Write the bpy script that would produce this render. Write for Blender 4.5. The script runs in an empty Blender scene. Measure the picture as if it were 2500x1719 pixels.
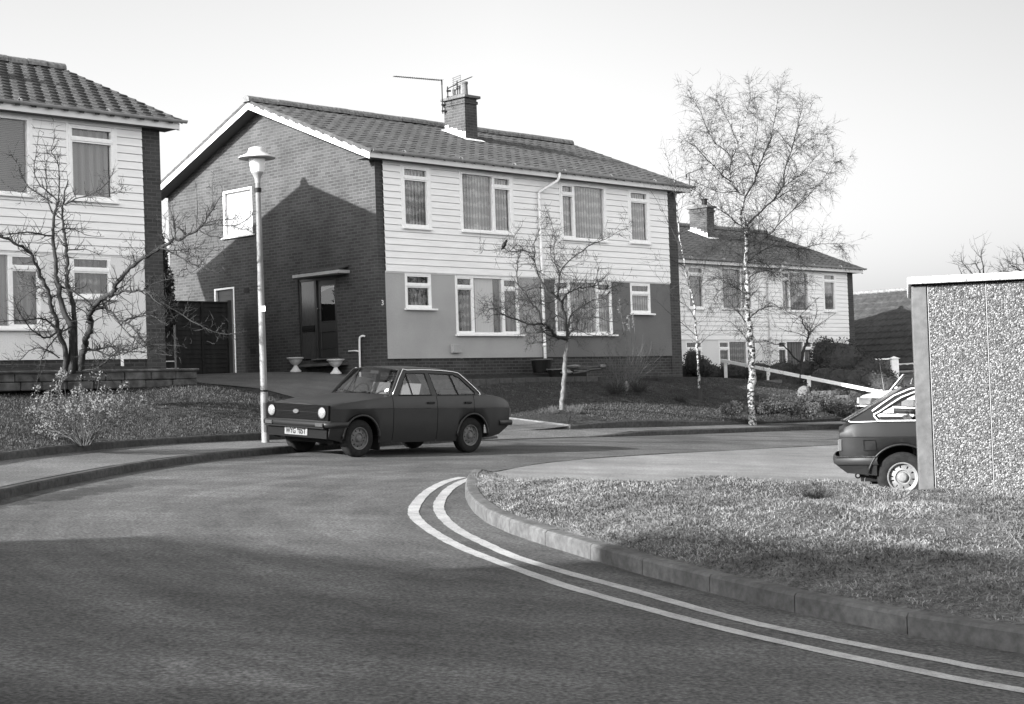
import bpy, math, random
import numpy as np
from mathutils import Vector, Matrix

rng = random.Random(7)
scene = bpy.context.scene
COL = scene.collection

# ------------------------------------------------------------------ camera geometry
FPX, CXP, CYP = 3850.0, 1250.0, 859.5          # focal length and centre in photo pixels (2500 wide)
PITCH = math.atan(102/3850.0); ROLL = math.atan(.0341)
FWD = Vector((0, math.cos(PITCH), math.sin(PITCH)))
R0 = Vector((1, 0, 0)); U0 = R0.cross(FWD)
RGT = R0*math.cos(ROLL) - U0*math.sin(ROLL)
UPV = U0*math.cos(ROLL) + R0*math.sin(ROLL)
def at(px, py, Y):
    """world point seen at photo pixel (px,py) standing Y metres in front of the camera"""
    d = FWD + RGT*((px-CXP)/FPX) - UPV*((py-CYP)/FPX)
    return d*(Y/d.y)

# street frame: u runs along the house fronts, v away from the road, origin = near corner of the middle house
C0 = Vector((-3.003, 36.0))
ANG = math.radians(90-44.05)
RD = Vector((math.cos(ANG), math.sin(ANG))); LD = Vector((-RD.y, RD.x))
def XY(u, v): return C0 + RD*u + LD*v
def W3(u, v, z): p = XY(u, v); return Vector((p.x, p.y, z))
def UV(p):
    d = Vector((p[0], p[1])) - C0
    return d.dot(RD), d.dot(LD)
RA, RB, RC = -1.596, -.0574, .0239
def road_z(x, y): return RA + RB*x + RC*y
def road_uv(u, v):
    p = XY(u, v); return road_z(p.x, p.y)

# ------------------------------------------------------------------ naming helpers
def tag(o, label=None, cat=None, group=None, kind=None):
    if label: o['label'] = label
    if cat: o['category'] = cat
    if group: o['group'] = group
    if kind: o['kind'] = kind
    return o
def thing(name, label, cat, loc=(0, 0, 0), rotz=0, group=None, mat=None):
    o = bpy.data.objects.new(name, None); COL.objects.link(o)
    if mat is not None: o.matrix_world = mat
    else:
        o.location = loc; o.rotation_euler = (0, 0, rotz)
    o.empty_display_size = .3
    return tag(o, label, cat, group)

class MB:
    """collects geometry for ONE mesh object"""
    def __init__(s, off=(0, 0, 0)): s.v = []; s.f = []; s.o = Vector(off)
    def add(s, vs, fs):
        b = len(s.v); o = s.o
        s.v.extend((p[0]+o.x, p[1]+o.y, p[2]+o.z) for p in vs)
        s.f.extend(tuple(i+b for i in f) for f in fs)
    def quad(s, *p): s.add(p, [tuple(range(len(p)))])
    def box(s, x0, x1, y0, y1, z0, z1):
        vs = [(x, y, z) for z in (z0, z1) for y in (y0, y1) for x in (x0, x1)]
        s.add(vs, [(0, 2, 3, 1), (4, 5, 7, 6), (0, 1, 5, 4), (2, 6, 7, 3), (0, 4, 6, 2), (1, 3, 7, 5)])
    def bbox(s, x0, x1, y0, y1, z0, z1, b=.01):
        """box with chamfered edges"""
        vs = []
        for z, i in ((z0, b), (z0+b, 0), (z1-b, 0), (z1, b)):
            vs += [(x0+i, y0+b+i*0, z), (x0+b+i*0, y0+i, z), (x1-b, y0+i, z), (x1-i, y0+b, z), (x1-i, y1-b, z), (x1-b, y1-i, z), (x0+b, y1-i, z), (x0+i, y1-b, z)]
        fs = [tuple(reversed(range(8))), tuple(range(24, 32))]
        for l in range(3):
            for k in range(8):
                a = l*8+k; c = l*8+(k+1) % 8; fs.append((a, c, c+8, a+8))
        s.add(vs, fs)
    def tube(s, pts, r, n=6, caps=True):
        pts = [Vector(p) for p in pts]; m = len(pts)
        rs = r if isinstance(r, (list, tuple)) else [r]*m
        ref = None; vs = []
        for i, p in enumerate(pts):
            t = (pts[min(i+1, m-1)]-pts[max(i-1, 0)])
            if t.length < 1e-9: t = Vector((0, 0, 1))
            t.normalize()
            if ref is None:
                ref = t.orthogonal().normalized()
            ref = (ref - t*ref.dot(t))
            if ref.length < 1e-6: ref = t.orthogonal()
            ref.normalize(); b = t.cross(ref)
            for k in range(n):
                a = 2*math.pi*k/n
                vs.append(p + ref*(math.cos(a)*rs[i]) + b*(math.sin(a)*rs[i]))
        fs = []
        for i in range(m-1):
            for k in range(n):
                a = i*n+k; c = i*n+(k+1) % n
                fs.append((a, c, c+n, a+n))
        if caps: fs += [tuple(reversed(range(n))), tuple(range((m-1)*n, m*n))]
        s.add(vs, fs)
    def lathe(s, prof, n=24, c=(0, 0, 0), axis='z', caps=False):
        vs = []
        for (r, h) in prof:
            for k in range(n):
                a = 2*math.pi*k/n; x, y = math.cos(a)*r, math.sin(a)*r
                q = (x, y, h) if axis == 'z' else ((x, h, y) if axis == 'y' else (h, x, y))
                vs.append((q[0]+c[0], q[1]+c[1], q[2]+c[2]))
        fs = []
        for i in range(len(prof)-1):
            for k in range(n):
                a = i*n+k; d = i*n+(k+1) % n; fs.append((a, d, d+n, a+n))
        if caps: fs += [tuple(reversed(range(n))), tuple(range((len(prof)-1)*n, len(prof)*n))]
        s.add(vs, fs)
    def prism(s, poly, axis, a, b):
        """extrude a 2-D polygon: axis 'y' -> poly is (x,z); 'x' -> (y,z); 'z' -> (x,y)"""
        f = {'y': lambda p, t: (p[0], t, p[1]), 'x': lambda p, t: (t, p[0], p[1]), 'z': lambda p, t: (p[0], p[1], t)}[axis]
        n = len(poly)
        vs = [f(p, a) for p in poly]+[f(p, b) for p in poly]
        fs = [tuple(range(n)), tuple(reversed(range(n, 2*n)))]+[(i, i+n, (i+1) % n+n, (i+1) % n) for i in range(n)]
        s.add(vs, fs)
    def grid(s, fn, nu, nv):
        vs = [fn(i/nu, j/nv) for j in range(nv+1) for i in range(nu+1)]
        fs = [(j*(nu+1)+i, j*(nu+1)+i+1, (j+1)*(nu+1)+i+1, (j+1)*(nu+1)+i) for j in range(nv) for i in range(nu)]
        s.add(vs, fs)
    def build(s, name, mat, parent=None, smooth=False, fix=True):
        me = bpy.data.meshes.new(name); me.from_pydata(s.v, [], s.f); me.update()
        if fix and len(s.f) < 60000:
            import bmesh
            bm = bmesh.new(); bm.from_mesh(me); bmesh.ops.recalc_face_normals(bm, faces=bm.faces); bm.to_mesh(me); bm.free()
        for m in (mat if isinstance(mat, (list, tuple)) else [mat]): me.materials.append(m)
        if smooth: me.shade_smooth()
        o = bpy.data.objects.new(name, me); COL.objects.link(o)
        if parent is not None: o.parent = parent
        return o
def struct(name, mb, mat, smooth=False, label=None, fix=False):
    o = mb.build(name, mat, None, smooth, fix); o['kind'] = 'structure'
    if label: o['label'] = label; o['category'] = name.replace('_', ' ')
    return o
def smooth_path(pts, k=4):
    """Catmull-Rom"""
    P = [Vector(p) for p in pts]; out = []
    for i in range(len(P)-1):
        a, b, c, d = P[max(i-1, 0)], P[i], P[i+1], P[min(i+2, len(P)-1)]
        for j in range(k):
            t = j/k
            out.append(.5*((2*b)+(-a+c)*t+(2*a-5*b+4*c-d)*t*t+(-a+3*b-3*c+d)*t**3))
    out.append(P[-1]); return out

# ------------------------------------------------------------------ materials (the photograph is black and white: all greys)
def g(v, a=1): return (v, v, v, a)
def newmat(name):
    m = bpy.data.materials.new(name); m.use_nodes = True
    nt = m.node_tree; b = nt.nodes['Principled BSDF']
    return m, nt, b, nt.nodes, nt.links
def plain(name, c, rough=.6, spec=.4, metal=0, coat=0):
    m, nt, b, N, L = newmat(name)
    b.inputs['Base Color'].default_value = g(c); b.inputs['Roughness'].default_value = rough
    b.inputs['Specular IOR Level'].default_value = spec; b.inputs['Metallic'].default_value = metal
    b.inputs['Coat Weight'].default_value = coat; b.inputs['Coat Roughness'].default_value = .08
    return m
def ramp(N, stops):
    r = N.new('ShaderNodeValToRGB'); e = r.color_ramp.elements
    e[0].position, e[0].color = stops[0][0], g(stops[0][1]); e[1].position, e[1].color = stops[-1][0], g(stops[-1][1])
    for p, c in stops[1:-1]:
        k = e.new(p); k.color = g(c)
    return r
def noisy(name, stops, scale=5, detail=6, rough=.8, spec=.3, bump=0, bscale=None, bdist=.01, stretch=(1, 1, 1), second=None, coord='Object', nrough=.6, metal=0, coat=0):
    """principled surface whose grey comes from noise; second=(scale, low, high) multiplies a second, larger noise on"""
    m, nt, b, N, L = newmat(name)
    tc = N.new('ShaderNodeTexCoord'); mp = N.new('ShaderNodeMapping'); mp.inputs['Scale'].default_value = stretch
    L.new(tc.outputs[coord], mp.inputs[0])
    n = N.new('ShaderNodeTexNoise'); n.inputs['Scale'].default_value = scale; n.inputs['Detail'].default_value = detail; n.inputs['Roughness'].default_value = nrough
    L.new(mp.outputs[0], n.inputs['Vector'])
    r = ramp(N, stops); L.new(n.outputs['Fac'], r.inputs[0]); col = r.outputs[0]
    if second:
        for (sc, lo, hi) in ([second] if not isinstance(second, list) else second):
            n2 = N.new('ShaderNodeTexNoise'); n2.inputs['Scale'].default_value = sc; n2.inputs['Detail'].default_value = 4
            L.new(mp.outputs[0], n2.inputs['Vector'])
            r2 = ramp(N, [(.35, lo), (.65, hi)]); L.new(n2.outputs['Fac'], r2.inputs[0])
            mx = N.new('ShaderNodeMix'); mx.data_type = 'RGBA'; mx.blend_type = 'MULTIPLY'; mx.inputs[0].default_value = 1
            L.new(col, mx.inputs[6]); L.new(r2.outputs[0], mx.inputs[7]); col = mx.outputs[2]
    L.new(col, b.inputs['Base Color'])
    b.inputs['Roughness'].default_value = rough; b.inputs['Specular IOR Level'].default_value = spec; b.inputs['Metallic'].default_value = metal
    b.inputs['Coat Weight'].default_value = coat
    if bump:
        n3 = N.new('ShaderNodeTexNoise'); n3.inputs['Scale'].default_value = bscale or scale; n3.inputs['Detail'].default_value = 5
        L.new(mp.outputs[0], n3.inputs['Vector'])
        bp = N.new('ShaderNodeBump'); bp.inputs['Strength'].default_value = bump; bp.inputs['Distance'].default_value = bdist
        L.new(n3.outputs['Fac'], bp.inputs['Height']); L.new(bp.outputs[0], b.inputs['Normal'])
    return m
def brick(name, c1, c2, mortar, bw=.225, rh=.075, ms=.011, bump=.6, frame='wall'):
    m, nt, b, N, L = newmat(name)
    tc = N.new('ShaderNodeTexCoord'); sp = N.new('ShaderNodeSeparateXYZ'); L.new(tc.outputs['Object'], sp.inputs[0])
    ad = N.new('ShaderNodeMath'); ad.operation = 'ADD'; L.new(sp.outputs[0], ad.inputs[0]); L.new(sp.outputs[1], ad.inputs[1])
    cb = N.new('ShaderNodeCombineXYZ'); L.new(ad.outputs[0], cb.inputs[0]); L.new(sp.outputs[2], cb.inputs[1])
    t = N.new('ShaderNodeTexBrick'); t.inputs['Scale'].default_value = 1
    t.inputs['Brick Width'].default_value = bw; t.inputs['Row Height'].default_value = rh
    t.inputs['Mortar Size'].default_value = ms; t.inputs['Mortar Smooth'].default_value = .3; t.inputs['Bias'].default_value = -.1
    t.inputs['Color1'].default_value = g(c1); t.inputs['Color2'].default_value = g(c2); t.inputs['Mortar'].default_value = g(mortar)
    L.new(cb.outputs[0], t.inputs['Vector'])
    n = N.new('ShaderNodeTexNoise'); n.inputs['Scale'].default_value = 1.3; n.inputs['Detail'].default_value = 8; L.new(tc.outputs['Object'], n.inputs['Vector'])
    r = ramp(N, [(.3, .78), (.7, 1.2)]); L.new(n.outputs['Fac'], r.inputs[0])
    n4 = N.new('ShaderNodeTexNoise'); n4.inputs['Scale'].default_value = 60; n4.inputs['Detail'].default_value = 3; L.new(tc.outputs['Object'], n4.inputs['Vector'])
    r4 = ramp(N, [(.3, .8), (.7, 1.2)]); L.new(n4.outputs['Fac'], r4.inputs[0])
    col = t.outputs['Color']
    for q in (r, r4):
        mx = N.new('ShaderNodeMix'); mx.data_type = 'RGBA'; mx.blend_type = 'MULTIPLY'; mx.inputs[0].default_value = 1
        L.new(col, mx.inputs[6]); L.new(q.outputs[0], mx.inputs[7]); col = mx.outputs[2]
    L.new(col, b.inputs['Base Color']); b.inputs['Roughness'].default_value = .9; b.inputs['Specular IOR Level'].default_value = .15
    bp = N.new('ShaderNodeBump'); bp.inputs['Strength'].default_value = bump; bp.inputs['Distance'].default_value = .006; bp.invert = True
    L.new(t.outputs['Fac'], bp.inputs['Height']); L.new(bp.outputs[0], b.inputs['Normal'])
    return m
def glassmat(name, tint=.35, fres=1.5, rough=.02, refl=1.0):
    """thin pane: sees through, reflects by Fresnel"""
    m = bpy.data.materials.new(name); m.use_nodes = True; nt = m.node_tree; N, L = nt.nodes, nt.links
    N.remove(N['Principled BSDF']); out = N['Material Output']
    tr = N.new('ShaderNodeBsdfTransparent'); tr.inputs[0].default_value = g(tint)
    gl = N.new('ShaderNodeBsdfGlossy'); gl.inputs['Roughness'].default_value = rough; gl.inputs['Color'].default_value = g(refl)
    lw = N.new('ShaderNodeLayerWeight'); lw.inputs[0].default_value = .5
    pw = N.new('ShaderNodeMath'); pw.operation = 'POWER'; pw.inputs[1].default_value = 4; L.new(lw.outputs['Facing'], pw.inputs[0])
    ma = N.new('ShaderNodeMath'); ma.operation = 'MULTIPLY_ADD'; ma.inputs[1].default_value = .9; ma.inputs[2].default_value = .05; L.new(pw.outputs[0], ma.inputs[0])
    mx = N.new('ShaderNodeMixShader'); L.new(ma.outputs[0], mx.inputs[0]); L.new(tr.outputs[0], mx.inputs[1]); L.new(gl.outputs[0], mx.inputs[2])
    L.new(mx.outputs[0], out.inputs[0]); return m
def netmat(name, lo, hi, period=.11, lace=0.0, zper=.28, alpha_noise=30):
    """curtain cloth: vertical bands paint in fold shading and gathers, lace bands woven across"""
    m, nt, b, N, L = newmat(name)
    tc = N.new('ShaderNodeTexCoord'); sp = N.new('ShaderNodeSeparateXYZ'); L.new(tc.outputs['Object'], sp.inputs[0])
    n0 = N.new('ShaderNodeTexNoise'); n0.inputs['Scale'].default_value = 5; L.new(tc.outputs['Object'], n0.inputs['Vector'])
    w = N.new('ShaderNodeTexWave'); w.wave_type = 'BANDS'; w.bands_direction = 'X'; w.inputs['Scale'].default_value = .314/period
    w.inputs['Distortion'].default_value = 1.8; w.inputs['Detail'].default_value = 2; w.inputs['Detail Scale'].default_value = .6
    mp = N.new('ShaderNodeMapping'); mp.inputs['Scale'].default_value = (1, 1, .12); L.new(tc.outputs['Object'], mp.inputs[0]); L.new(mp.outputs[0], w.inputs['Vector'])
    r = ramp(N, [(.15, lo), (.85, hi)]); L.new(w.outputs['Fac'], r.inputs[0]); col = r.outputs[0]  # bands put the shading of the folds into the cloth colour
    if lace:
        w2 = N.new('ShaderNodeTexWave'); w2.wave_type = 'BANDS'; w2.bands_direction = 'Z'; w2.inputs['Scale'].default_value = .314/zper
        w2.inputs['Distortion'].default_value = 3; w2.inputs['Detail'].default_value = 3; w2.inputs['Detail Scale'].default_value = 6
        L.new(tc.outputs['Object'], w2.inputs['Vector'])
        n = N.new('ShaderNodeTexNoise'); n.inputs['Scale'].default_value = alpha_noise; n.inputs['Detail'].default_value = 3; L.new(tc.outputs['Object'], n.inputs['Vector'])
        mu = N.new('ShaderNodeMath'); mu.operation = 'MULTIPLY'; L.new(w2.outputs['Fac'], mu.inputs[0]); L.new(n.outputs['Fac'], mu.inputs[1])
        r2 = ramp(N, [(.2, 1), (.55, 1+lace)]); L.new(mu.outputs[0], r2.inputs[0])
        mx = N.new('ShaderNodeMix'); mx.data_type = 'RGBA'; mx.blend_type = 'MULTIPLY'; mx.inputs[0].default_value = 1
        L.new(col, mx.inputs[6]); L.new(r2.outputs[0], mx.inputs[7]); col = mx.outputs[2]
    L.new(col, b.inputs['Base Color']); b.inputs['Roughness'].default_value = .95; b.inputs['Specular IOR Level'].default_value = .05
    return m

M = {}
M['brick'] = brick('house_brick', .044, .066, .082)
M['brick_dark'] = brick('plinth_brick', .034, .055, .08)
M['board'] = noisy('white_weatherboard', [(.3, .74), (.7, .86)], scale=3, rough=.45, spec=.4, stretch=(.5, .5, 6), second=(1.2, .93, 1.0))
M['paint'] = noisy('white_gloss_paint', [(.3, .74), (.7, .86)], scale=6, rough=.35, spec=.5)
M['frame'] = noisy('window_frame_paint', [(.3, .72), (.7, .84)], scale=14, rough=.35, spec=.5)
M['render_l'] = noisy('pale_render', [(.35, .31), (.65, .40)], scale=45, rough=.95, spec=.1, bump=.5, bscale=60, bdist=.006, second=(1.1, .92, 1.06))
M['render_d'] = noisy('dark_render', [(.35, .125), (.65, .17)], scale=45, rough=.95, spec=.1, bump=.5, bscale=60, bdist=.006, second=(1.1, .9, 1.08))
M['render_w'] = noisy('white_render', [(.35, .62), (.65, .74)], scale=45, rough=.95, spec=.1, bump=.4, bscale=60, bdist=.006, second=(1.1, .94, 1.03))
M['tile'] = noisy('roof_tile', [(.35, .045), (.65, .078)], scale=9, rough=.85, spec=.2, bump=.3, bscale=60, bdist=.004, second=[(2.2, .8, 1.15), (.5, .9, 1.1)])
M['tile_d'] = noisy('dark_roof_tile', [(.35, .030), (.65, .052)], scale=9, rough=.85, spec=.2, bump=.3, bscale=60, bdist=.004, second=(2.2, .8, 1.15))
M['ridge'] = noisy('ridge_tile', [(.35, .09), (.65, .2)], scale=14, rough=.9, bump=.3, bdist=.004)
M['gutter'] = noisy('gutter_grey', [(.3, .24), (.7, .34)], scale=5, rough=.45, second=(1.5, .8, 1.05))
M['fascia'] = noisy('fascia_paint', [(.3, .62), (.7, .74)], scale=5, rough=.5, stretch=(.3, 1, 1), second=(1.4, .86, 1.0))
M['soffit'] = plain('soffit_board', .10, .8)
M['lead'] = noisy('mortar_flashing', [(.3, .62), (.7, .85)], scale=20, rough=.8)
M['glass'] = glassmat('window_glass', .75)
M['carglass'] = glassmat('car_glass', .86)
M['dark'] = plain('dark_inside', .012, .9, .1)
M['net'] = netmat('net_curtain', .12, .30, .10, .9)
M['net_low'] = netmat('lace_curtain', .06, .12, .12, 1.8, .22)
M['net_plain'] = netmat('plain_net', .60, .72, .05)
M['drape'] = netmat('drape_cloth', .14, .25, .17)
M['drape_dark'] = netmat('dark_drape', .03, .08, .2)
M['blind'] = netmat('roller_blind', .15, .17, .5)
M['blind_white'] = plain('white_blind', .50, .9, .1)
M['asphalt'] = None
M['verge'] = noisy('verge_turf', [(.3, .06), (.5, .10), (.72, .16)], scale=14, detail=10, rough=1, spec=.05, bump=1, bscale=40, bdist=.03, second=[(1.3, .7, 1.2), (60, .7, 1.3)])
M['concrete'] = noisy('concrete', [(.3, .085), (.7, .13)], scale=12, rough=.9, spec=.2, bump=.3, bscale=90, bdist=.004, second=(1.5, .8, 1.1))
M['concrete_l'] = noisy('pale_concrete', [(.3, .10), (.7, .16)], scale=12, rough=.9, spec=.2, bump=.3, bscale=90, bdist=.004, second=(1.5, .8, 1.1))
M['white'] = noisy('white_paint', [(.3, .72), (.7, .85)], scale=8, rough=.5)
M['black'] = plain('black_plastic', .006, .55, .2)
M['grille'] = plain('grille_black', .0015, .7, .08)
M['woodd'] = noisy('creosoted_wood', [(.3, .018), (.7, .04)], scale=6, rough=.85, stretch=(1, 1, .2), bump=.4, bdist=.005)
M['woodm'] = noisy('weathered_post', [(.3, .05), (.7, .09)], scale=8, rough=.85, stretch=(1, 1, .2))
M['rubber'] = noisy('tyre_rubber', [(.3, .010), (.7, .02)], scale=20, rough=.9, spec=.15)
M['chrome'] = plain('chrome', .75, .12, .5, 1)
M['steel'] = noisy('lamp_post_paint', [(.25, .09), (.7, .22)], scale=7, rough=.5, stretch=(1, 1, .35), second=(1.2, .75, 1.1))
M['bark'] = noisy('bark', [(.3, .010), (.7, .034)], scale=30, rough=.9, bump=.6, bdist=.01, stretch=(1, 1, .4))
M['bark_l'] = noisy('smooth_pale_bark', [(.3, .06), (.7, .15)], scale=22, rough=.85, bump=.4, bdist=.006, stretch=(1, 1, .5))
M['twig'] = noisy('twig', [(.3, .010), (.7, .024)], scale=9, rough=.8)
M['birch'] = noisy('birch_bark', [(.46, .015), (.53, .30), (.75, .50)], scale=11, detail=5, rough=.7, stretch=(1, 1, 1.5), bump=.3, bdist=.006, coord='Object')
M['birch_twig'] = noisy('birch_twig', [(.3, .01), (.7, .03)], scale=3, rough=.8)
M['leaf'] = noisy('dark_leaf', [(.3, .018), (.7, .05)], scale=9, rough=.7)
M['leaf_m'] = noisy('leaf', [(.3, .04), (.7, .11)], scale=12, rough=.7)
M['silver'] = noisy('silver_flower_head', [(.3, .07), (.7, .16)], scale=25, rough=.8)
M['stem'] = noisy('dry_stem', [(.3, .04), (.7, .10)], scale=12, rough=.8)
M['stone'] = noisy('garden_stone', [(.3, .03), (.7, .12)], scale=6, rough=.9, bump=.6, bdist=.02, second=(2, .7, 1.2))
SKY_STR, SUN_STR, EXPO, SKY_GAIN = .14, 4.9, 1.42, 2.3

# ------------------------------------------------------------------ ground heights of the gardens (u, v, z)
HC = [(-24, -18, -.35), (-20, -14, -.42), (-16, -10.3, -.5), (-14, -8.65, -.53), (-12.3, -7.6, -.51), (-10.5, -6.6, -.49), (-8, -6.2, -.52), (-4.4, -5.6, -.64),
      (-2.3, -5.45, -.72), (0, -5.4, -.72), (4.8, -5.45, -.79), (12, -4.9, -.90), (20, -4.9, -1.0), (40, -4.8, -1.3),
      (-2.3, -3, -.25), (-2.3, -.8, .22), (-2.3, 1, .5), (-2.3, 3, .66), (-2.3, 6, .72), (-2.3, 12, .75), (-4, -3, -.2), (-4, -.8, .25), (-4.6, 1, .5),
      (0, 1.6, .62), (0, 3.1, .68), (0, 6, .72), (0, -.2, .36), (0, -3, -.3), (0, -1.3, .12),
      (3, -1.35, .24), (7, -1.35, .20), (10.5, -1.3, .16), (13, -.5, .22), (13, 3, .2), (3, 3, .3), (8, 4, .2),
      (1.4, -4.3, -.42), (8.3, -2.8, -.28), (5.3, -2.7, -.05), (6.5, -5.2, -.82), (11.7, -3.5, -.42), (3, -3, -.1),
      (14.4, 1.2, .20), (15.2, -1.2, -.05), (16.5, 2.8, .12), (16.5, -1.5, -.2), (19, 3, -.3), (22, 2, -.5), (28, 4, -.8), (40, 6, -1), (24, -1, -.8), (14, -3.6, -.6), (18, -3.5, -.9),
      (-7, -2.9, .37), (-8, -2, .44), (-10, -1.2, .5), (-14, -2.5, .45), (-18, -3, .5), (-10, -4, .02), (-6.2, -3.4, .15), (-12, -5, -.02), (-16, -6, .0), (-22, -10, .1), (-28, -14, .2)]
_P = np.array([(a, b) for a, b, c in HC], float); _Z = np.array([c for a, b, c in HC], float)
def _phi(r): return np.where(r > 1e-9, r*r*np.log(np.maximum(r, 1e-9)), 0)
_D = np.linalg.norm(_P[:, None]-_P[None], axis=2); _n = len(_P)
_A = np.zeros((_n+3, _n+3)); _A[:_n, :_n] = _phi(_D)+np.eye(_n)*.05; _A[:_n, _n] = 1; _A[:_n, _n+1:] = _P; _A[_n, :_n] = 1; _A[_n+1:, :_n] = _P.T
_W = np.linalg.solve(_A, np.concatenate([_Z, [0, 0, 0]]))
def H(u, v):
    r = np.linalg.norm(_P-np.array([u, v]), axis=1)
    return float(_phi(r)@_W[:_n]+_W[_n]+_W[_n+1]*u+_W[_n+2]*v)
def G(u, v, dz=0): return W3(u, v, H(u, v)+dz)

def resample(poly, n):
    P = [Vector((p[0], p[1])) for p in poly]; d = [0]
    for i in range(1, len(P)): d.append(d[-1]+(P[i]-P[i-1]).length)
    out = []; j = 0
    for i in range(n+1):
        t = d[-1]*i/n
        while j < len(d)-2 and d[j+1] < t: j += 1
        k = (t-d[j])/max(d[j+1]-d[j], 1e-9); out.append(P[j].lerp(P[j+1], k))
    return out
def curve2(poly, k=6):
    return [(p.x, p.y) for p in smooth_path([(a, b, 0) for a, b in poly], k)]
def by_u(poly, u):
    for i in range(len(poly)-1):
        a, b = poly[i], poly[i+1]
        if a[0] <= u <= b[0]: return a[1]+(b[1]-a[1])*(u-a[0])/max(b[0]-a[0], 1e-9)
    return poly[0][1] if u < poly[0][0] else poly[-1][1]

# plan lines in (u,v)
FARKERB = curve2([(-30, -27), (-24, -20.5), (-19.5, -15.5), (-15.85, -12.16), (-14.47, -10.99), (-12.91, -9.79), (-11.19, -8.68), (-9.63, -7.92), (-8.0, -7.30), (-6, -6.75), (-3.31, -6.35), (-1.48, -6.3), (1.6, -6.3), (5.77, -6.22), (9.54, -6.1), (20, -6.0), (45, -6.0)])
BACKEDGE = curve2([(-30, -22), (-24, -17), (-19, -12.4), (-16, -10.1), (-13.97, -8.63), (-12.31, -7.59), (-10.47, -6.68), (-9.17, -6.33), (-8.06, -6.15), (-6, -5.85), (-4.0, -5.6), (.3, -5.42), (4.78, -5.42), (11.87, -5.0), (20, -4.9), (45, -4.8)])

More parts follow.
